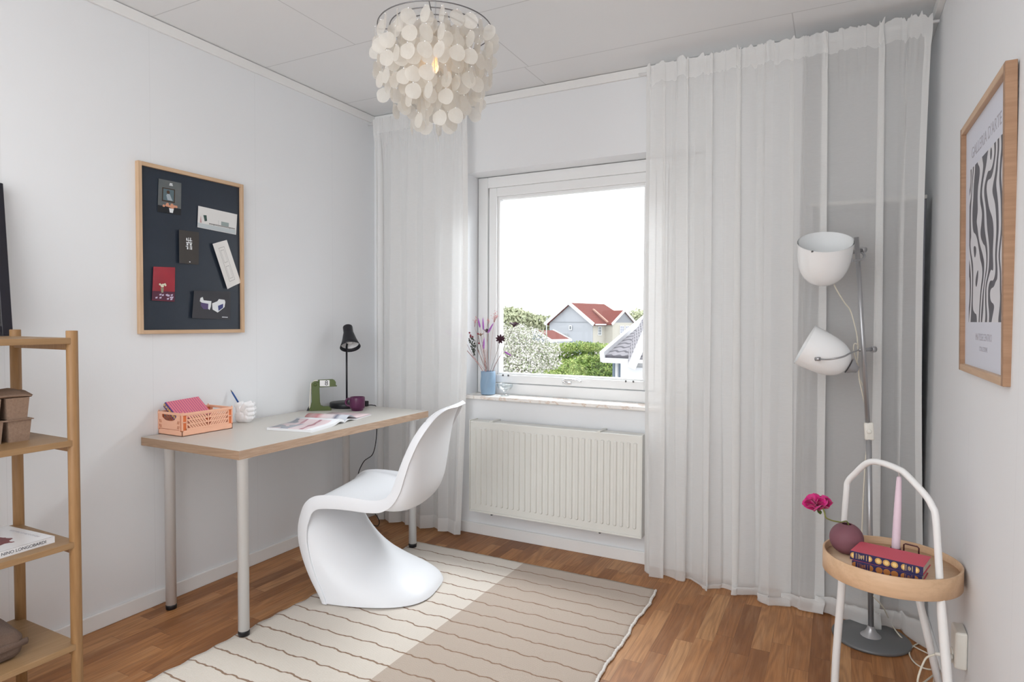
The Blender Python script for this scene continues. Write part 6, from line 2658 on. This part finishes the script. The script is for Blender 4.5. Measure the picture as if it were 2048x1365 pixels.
# front bushes
bl = []
for (px, py, D, r) in ((1215, 735, 17, 0.42), (1190, 733, 17, 0.45), (1165, 738, 16.5, 0.42), (1140, 745, 16, 0.42), (1228, 742, 17, 0.35), (1205, 755, 16, 0.5), (1170, 760, 16, 0.5)):
    c_ = at(px, py, D)
    bl.append(((c_.x, c_.y, c_.z - 0.10), (r, r, r * 0.75)))
tree('light green rounded bush right of centre in the garden', bl, 10000, 0.075, hedge_g, 7, False, 'bush', 'bush',
     extra=([((at(px, py, D).x, at(px, py, D).y, at(px, py, D).z - 0.04), (0.36, 0.3, 0.20)) for px, py, D in ((1172, 722, 17.4), (1205, 719, 17.6), (1140, 730, 16.6))], 2600, 0.07, hedge_y))
bl = []
for (px, py, D, r) in ((1140, 738, 15, 0.33), (1110, 745, 14, 0.34), (1080, 752, 13.5, 0.34), (1045, 758, 13, 0.32), (1120, 758, 13.5, 0.36), (1150, 757, 13.5, 0.30)):
    c_ = at(px, py, D)
    bl.append(((c_.x, c_.y, c_.z - 0.04), (r * 1.2, r, r * 0.62)))
tree('yellow-green low bush nearest the window', bl, 9000, 0.06, hedge_y, 8, False, 'bush', 'bush')
# blossoming tree
bl = []
for (px, py, D, r) in ((1035, 705, 11, 0.48), (1010, 690, 11.3, 0.42), (1060, 685, 11.3, 0.34), (1080, 715, 11, 0.32), (1020, 740, 10.8, 0.40), (1050, 735, 10.7, 0.35), (985, 700, 11, 0.5), (1100, 700, 11.2, 0.20),
                       (1105, 725, 11, 0.16), (1040, 668, 11.4, 0.22)):
    c_ = at(px, py, D)
    bl.append(((c_.x, c_.y, c_.z), (r, r, r * 0.85)))
tree('white blossoming fruit tree at the left of the window view', bl, 15000, 0.042, blossom, 9)
# distant trees
bl = []
for (px, py, r) in ((985, 645, 3.4), (1012, 640, 2.6), (1030, 640, 2.4), (1050, 643, 2.0), (1072, 646, 1.7), (1090, 646, 1.5), (1105, 648, 1.3)):
    c_ = at(px, py, 95)
    bl.append(((c_.x, c_.y, c_.z), (r * 1.3, r, r * 0.75)))
tree('hazy row of distant trees on the horizon left of the pale house', bl, 6000, 0.55, far_g, 10)
bl = []
for (px, py, r) in ((1275, 640, 1.7), (1290, 648, 1.9), (1262, 652, 1.3), (1305, 640, 2.0)):
    c_ = at(px, py, 100)
    bl.append(((c_.x, c_.y, c_.z), (r * 1.2, r, r)))
tree('hazy distant tree right of the pale house', bl, 3500, 0.5, far_g, 11)


def tiles(name, c1, c2, scale, rough=0.8):
    m = mat(name, c1, rough, spec=0.2)
    t = NT(m)
    uv = t.n.new('ShaderNodeTexCoord').outputs['UV']
    x, y, z = t.sep(uv)
    row = t.math('FRACT', t.math('MULTIPLY', y, scale))
    wv_ = t.math('MULTIPLY_ADD', t.math('SINE', t.math('MULTIPLY', x, scale * 6.283)), 0.5, 0.5)
    yy = t.math('FRACT', t.math('ADD', t.math('MULTIPLY', y, scale), t.math('MULTIPLY', wv_, 0.25)))
    k = t.math('LESS_THAN', yy, 0.30)
    t.base(t.mix(k, c1, c2))
    return m


def quad_uv(bm, P, uv):
    layer = bm.loops.layers.uv.verify()
    f = bm.faces.new([bm.verts.new(p) for p in P])
    for l, u in zip(f.loops, uv):
        l[layer].uv = u
    return f


def slab(name, P, m, parent, th=0.12, su=1.0, sv=1.0):
    """roof plane with thickness; P: lower left, lower right, upper right, upper left"""
    bm = bmesh.new()
    quad_uv(bm, P, ((0, 0), (su, 0), (su, sv), (0, sv)))
    me = bpy.data.meshes.new(name)
    bm.to_mesh(me)
    bm.free()
    me.materials.append(m)
    o = bpy.data.objects.new(name, me)
    COL.objects.link(o)
    o.parent = parent
    s = o.modifiers.new('solid', 'SOLIDIFY')
    s.thickness = th
    return o


def plank(name, a, b, w, th, m, parent, up=Vector((0, 0, 1))):
    """board from a to b"""
    a, b = Vector(a), Vector(b)
    d = b - a
    L = d.length
    x = d.normalized()
    y = up.cross(x).normalized()
    z = x.cross(y)
    bm = bmesh.new()
    box(bm, 0, L, -th / 2, th / 2, -w / 2, w / 2, M=basis(a, x, y, z))
    return link(name, bm, m, parent)


whitep = mat('white_house_trim', (0.72, 0.73, 0.74), 0.6)
# --- the pale two-storey house: corner A, gable wall to B, long wall to Cc
A = at(1185.5, 690, 80)
A.z = GZ
uAB = (-RIGHT * 0.72 + Vector((FWD.x, FWD.y, 0)) * 0.70)
uAB.z = 0
uAB.normalize()
vAC = Vector((-uAB.y, uAB.x, 0))
if vAC.dot(RIGHT) < 0:
    vAC = -vAC
Wg = 7.25
Lh = 9.0
house = empty('house', A, 0, 'pale grey and cream two-storey house with a red tiled roof', 'house')
zE = at(1185, 645.5, 80).z - GZ
zR = at(1144, 608.5, 83).z - GZ
Z = Vector((0, 0, 1))


def wall_quad(name, P, m, parent, th=0.1):
    bm = bmesh.new()
    bm.faces.new([bm.verts.new(p) for p in P])
    me = bpy.data.meshes.new(name)
    bm.to_mesh(me)
    bm.free()
    me.materials.append(m)
    o = bpy.data.objects.new(name, me)
    COL.objects.link(o)
    o.parent = parent
    s = o.modifiers.new('solid', 'SOLIDIFY')
    s.thickness = th
    s.offset = 0
    return o


gm = mat('pale_grey_cladding', (0.40, 0.42, 0.45), 0.8)
gm2 = mat('cream_render', (0.50, 0.48, 0.42), 0.85)
bgm = mat('blue_grey_plinth', (0.20, 0.25, 0.31), 0.8)
zero = Vector((0, 0, 0))
B_ = uAB * Wg
C_ = vAC * Lh
wall_quad('gable_wall', [zero, B_, B_ + Z * zE, B_ * 0.5 + Z * zR, Z * zE], gm, house)
wall_quad('long_wall', [zero, C_, C_ + Z * zE, Z * zE], gm2, house)
plank('wall_band', B_ + Z * (zE + 0.05) - vAC * 0.08, zero + Z * (zE + 0.05) - vAC * 0.08, 0.10, 0.06, mat('grey_batten', (0.30, 0.32, 0.34), 0.8), house)
pl_ = wall_quad('plinth', [zero - vAC * 0.1, uAB * 3.6 - vAC * 0.1, uAB * 3.6 - vAC * 0.1 + Z * (zE - 2.5), -vAC * 0.1 + Z * (zE - 2.5)], bgm, house, 0.05)
redt = tiles('red_roof_tiles', (0.20, 0.062, 0.050), (0.13, 0.038, 0.032), 22)
over = 0.45
ridge0 = B_ * 0.5 + Z * (zR + 0.15) - vAC * over
ridge1 = B_ * 0.5 + Z * (zR + 0.15) + C_ * 0.82
eaveA0 = -uAB * 0.5 + Z * (zE - 0.25) - vAC * over
eaveA1 = -uAB * 0.5 + Z * (zE - 0.25) + C_
slab('roof', [eaveA0, eaveA1, ridge1, ridge0], redt, house, 0.18)
eb0 = B_ + uAB * 0.5 + Z * (zE - 0.25) - vAC * over
eb1 = B_ + uAB * 0.5 + Z * (zE - 0.25) + C_
slab('roof', [eb1, eb0, ridge0, ridge1], redt, house, 0.18)
plank('barge_board', eaveA0 - vAC * 0.05, ridge0 - vAC * 0.05, 0.42, 0.10, whitep, house)
plank('barge_board', ridge0 - vAC * 0.05, eb0 - vAC * 0.05, 0.42, 0.10, whitep, house)
plank('gutter', eaveA0 + vAC * 0.3, eaveA1, 0.16, 0.16, whitep, house)


def win_at(p0, ux_, w, h, parent, m_frame, m_glass, n, cols=2, rows=3):
    bm = bmesh.new()
    X_, Y_, Z_ = ux_, n, Z
    M = basis(p0, X_, Y_, Z_)
    fw_ = 0.09
    box(bm, 0, w, 0, 0.08, 0, fw_, M=M)
    box(bm, 0, w, 0, 0.08, h - fw_, h, M=M)
    box(bm, 0, fw_, 0, 0.08, fw_, h - fw_, M=M)
    box(bm, w - fw_, w, 0, 0.08, fw_, h - fw_, M=M)
    for k in range(1, cols):
        box(bm, w * k / cols - 0.03, w * k / cols + 0.03, 0.01, 0.07, fw_, h - fw_, M=M)
    for k in range(1, rows):
        box(bm, fw_, w - fw_, 0.01, 0.06, h * k / rows - 0.02, h * k / rows + 0.02, M=M)
    f = link('window', bm, m_frame, parent)
    bm = bmesh.new()
    box(bm, fw_, w - fw_, 0.0, 0.02, fw_, h - fw_, M=M)
    link('pane', bm, m_glass).parent = f
    return f


dkg = mat('dark_house_glass', (0.14, 0.17, 0.19), 0.2)
nL = vAC.cross(Z)   # outward of the long wall
if nL.dot(FWD) > 0:
    nL = -nL
win_at(vAC * 0.95 + Z * (zE - 1.65) + nL * 0.06, vAC, 0.75, 1.15, house, whitep, dkg, nL)
nG = -vAC
win_at(uAB * 3.3 + Z * (zE - 1.0) + nG * 0.12, uAB, 0.45, 0.6, house, whitep, dkg, nG, 1, 1)
# projecting cross gable
G0 = vAC * 2.6 + nL * 0.0
wing_w = 3.9
wd_ = 1.2
g0 = vAC * 2.55 + nL * wd_
g1 = g0 + vAC * 4.9
zg = zE
wall_quad('wing_wall', [g0, g1, g1 + Z * zg, g0 + Z * zg], gm2, house)
wall_quad('wing_side_wall', [vAC * 2.55, g0, g0 + Z * zg, vAC * 2.55 + Z * zg], gm2, house)
apx = (g0 + g1) / 2 + Z * (zg + 1.45)
wall_quad('wing_gable', [g0 + Z * zg, g1 + Z * zg, apx], mat('grey_gable_cladding', (0.27, 0.28, 0.30), 0.8), house)
for (a, b) in ((g0 - vAC * 0.45 + Z * (zg - 0.22), apx + Z * 0.18), (apx + Z * 0.18, g1 + vAC * 0.45 + Z * (zg - 0.22))):
    plank('wing_barge_board', a + nL * 0.25, b + nL * 0.25, 0.30, 0.10, whitep, house)
    inn_ = -nL * 3.2
    slab('wing_roof', [a + nL * 0.2, b + nL * 0.2, b + inn_, a + inn_], redt, house, 0.12)
plank('roof_valley', g0 - vAC * 0.45 + Z * (zg + 0.05) - nL * 0.4, B_ * 0.28 + vAC * 2.75 + Z * (zg + 1.75), 0.16, 0.25, mat('copper_flashing', (0.45, 0.26, 0.20), 0.6), house)
for k in range(2):
    win_at(g0 + vAC * (1.55 + 1.25 * k) + Z * (zg - 1.45) + nL * 0.06, vAC, 0.95, 1.05, house, whitep, mat('pale_house_glass', (0.34, 0.36, 0.44), 0.2), nL)
bm = bmesh.new()
for k in range(4):
    a0 = uAB * (3.9 + 0.35 * k) + Z * (zE - 2.1) - vAC * 0.3
    tube(bm, [a0, a0 + Z * 0.65], 0.05, 6)
    tube(bm, [a0 + Z * (0.2 + 0.12 * k), a0 + Z * (0.2 + 0.12 * k) + uAB * 0.35], 0.04, 6)
link('balcony_rail', bm, mat('grey_rail', (0.32, 0.34, 0.33), 0.5), house)

# --- low building with red roof left of it
gar = empty('outbuilding', at(1102, 690, 62), 0, 'low blue-grey outbuilding with a red tiled roof left of the pale house', 'outbuilding')
O = Vector(gar.location)
O.z = GZ
gar.location = O
p_ap = at(1069, 661, 62) - O
p_er = at(1103, 681.5, 60.5) - O
p_el = at(1050, 673, 64) - O
p_rr = at(1106, 661, 68) - O
p_re = at(1143, 680.5, 66) - O
slab('roof', [p_er, p_re, p_rr, p_ap], redt, gar, 0.12, 0.7, 0.5)
ln = Vector((p_el.x, p_el.y, 0))
rn = Vector((p_er.x, p_er.y, 0))
wall_quad('gable_wall', [rn, ln, p_el, p_ap - Z * 0.1, p_er - Z * 0.1], mat('blue_grey_boards', (0.22, 0.27, 0.33), 0.8), gar)
wall_quad('side_wall', [rn, Vector((p_re.x, p_re.y, 0)), p_re - Z * 0.3, p_er - Z * 0.3], gm2, gar)
plank('barge_board', p_er - Z * 0.05, p_ap, 0.26, 0.14, whitep, gar)
plank('barge_board', p_ap, p_el, 0.22, 0.14, whitep, gar)
plank('barge_board', p_rr, p_re, 0.20, 0.14, whitep, gar)
plank('gutter', p_er, p_re, 0.22, 0.12, whitep, gar)

# --- brown terrace far behind
ter = empty('terrace_house', at(1078, 690, 120), 0, 'long low brown-roofed house far behind, left of the pale house', 'house')
O = Vector(ter.location)
O.z = GZ
ter.location = O
a = at(1040, 646, 120) - O
b = at(1112, 646, 120) - O
a2 = at(1036, 654, 118) - O
b2 = at(1114, 654, 118) - O
slab('roof', [a2, b2, b, a], tiles('brown_roof_tiles', (0.20, 0.135, 0.135), (0.16, 0.10, 0.10), 20), ter, 0.2)
wall_quad('front_wall', [Vector((a2.x, a2.y, 0)), Vector((b2.x, b2.y, 0)), b2, a2], mat('ochre_brick', (0.36, 0.24, 0.17), 0.9), ter)

# --- street light
sl = empty('street_light', (at(1093, 690, 55).x, at(1093, 690, 55).y, GZ), 0, 'thin grey street light pole before the outbuilding roof', 'street light')
O = Vector(sl.location)
bm = bmesh.new()
tp0 = at(1093, 638, 55) - O
tube(bm, [(0, 0, 0), tp0], 0.045, 8)
link('pole', bm, mat('galvanised_pole', (0.45, 0.48, 0.48), 0.5, 0.3), sl)
bm = bmesh.new()
tube(bm, [tp0, tp0 + RIGHT * 0.12 + Z * 0.06], 0.08, 8)
link('lamp_head', bm, mat('galvanised_pole'), sl)

# --- neighbouring house with grey concrete tiles, right edge of the view
nb = empty('neighbour_house', at(1250, 700, 13.5), 0, 'blue-grey neighbouring house with a grey tiled roof at the right edge of the view', 'house')
O = Vector(nb.location)
O.z = GZ
nb.location = O
gt = tiles('grey_concrete_tiles', (0.30, 0.29, 0.31), (0.12, 0.115, 0.13), 9)
e0 = at(1206, 711, 13) - O
e1 = at(1370, 718, 12.0) - O
r0 = at(1335, 601, 17) - O
r1 = at(1500, 590, 16) - O
slab('roof', [e0, e1, r1, r0], gt, nb, 0.10, 1.0, 2.0)
plank('barge_board', e0 - Z * 0.02 + (e0 - r0).normalized() * 0.05, r0, 0.22, 0.10, whitep, nb)
plank('eave_board', e0 - Z * 0.10, e1 - Z * 0.10, 0.10, 0.08, whitep, nb)
w0 = at(1227, 720, 13.4) - O
w1 = at(1372, 724, 12.5) - O
bgb = mat('blue_grey_cladding', (0.17, 0.21, 0.27), 0.8)
t = NT(bgb)
v_ = t.sep(t.coords())
bd = t.math('LESS_THAN', t.math('FRACT', t.math('MULTIPLY', v_[0], 7.0)), 0.12)
t.base(t.mix(bd, (0.20, 0.25, 0.32), (0.10, 0.13, 0.17)))
wall_quad('side_wall', [Vector((w0.x, w0.y, 0)), Vector((w1.x, w1.y, 0)), w1, w0], bgb, nb)
bm = bmesh.new()
dp = at(1229, 712, 13.0) - O
dp2 = at(1234, 722, 13.1) - O
tube(bm, smooth_path([dp, dp - Z * 0.05, dp2, Vector((dp2.x, dp2.y, dp2.z - 0.1)), Vector((dp2.x, dp2.y, 0))], 4), 0.035, 10)
link('downpipe', bm, whitep, nb)
# front wing: white gable end with garage door
h0 = at(1243, 724, 11.6) - O
h1 = at(1420, 728, 10.9) - O
wall_quad('front_wall', [Vector((h0.x, h0.y, 0)), Vector((h1.x, h1.y, 0)), h1, h0], whitep, nb, 0.1)
q0 = at(1262, 737, 11.2) - O
q1 = at(1330, 578, 11.2) - O
plank('wing_barge_board', q0, q1, 0.13, 0.10, whitep, nb)
slab('wing_roof', [q0 + Z * 0.03, at(1262, 737, 14) - O + Z * 0.5, at(1330, 590, 14) - O + Z * 0.3, q1 + Z * 0.03], gt, nb, 0.06, 0.6, 2.0)
plank('wing_eave_board', at(1268, 723, 11.25) - O, at(1420, 727, 11.0) - O, 0.06, 0.06, whitep, nb)
slab('front_roof', [at(1272, 721, 11.3) - O, at(1420, 725, 11.0) - O, at(1420, 600, 12.5) - O, at(1318, 610, 12.0) - O], gt, nb, 0.06, 1.0, 2.0)
gd0 = at(1255, 735, 11.45) - O
gd1 = at(1400, 739, 10.8) - O
bm = bmesh.new()
bm.faces.new([bm.verts.new(p) for p in (Vector((gd0.x, gd0.y, 0)), Vector((gd1.x, gd1.y, 0)), gd1, gd0)])
gdo = link('garage_door', bm, mat('garage_door_white', (0.60, 0.61, 0.63), 0.5), nb)
mod_solid(gdo, 0.05, 0)
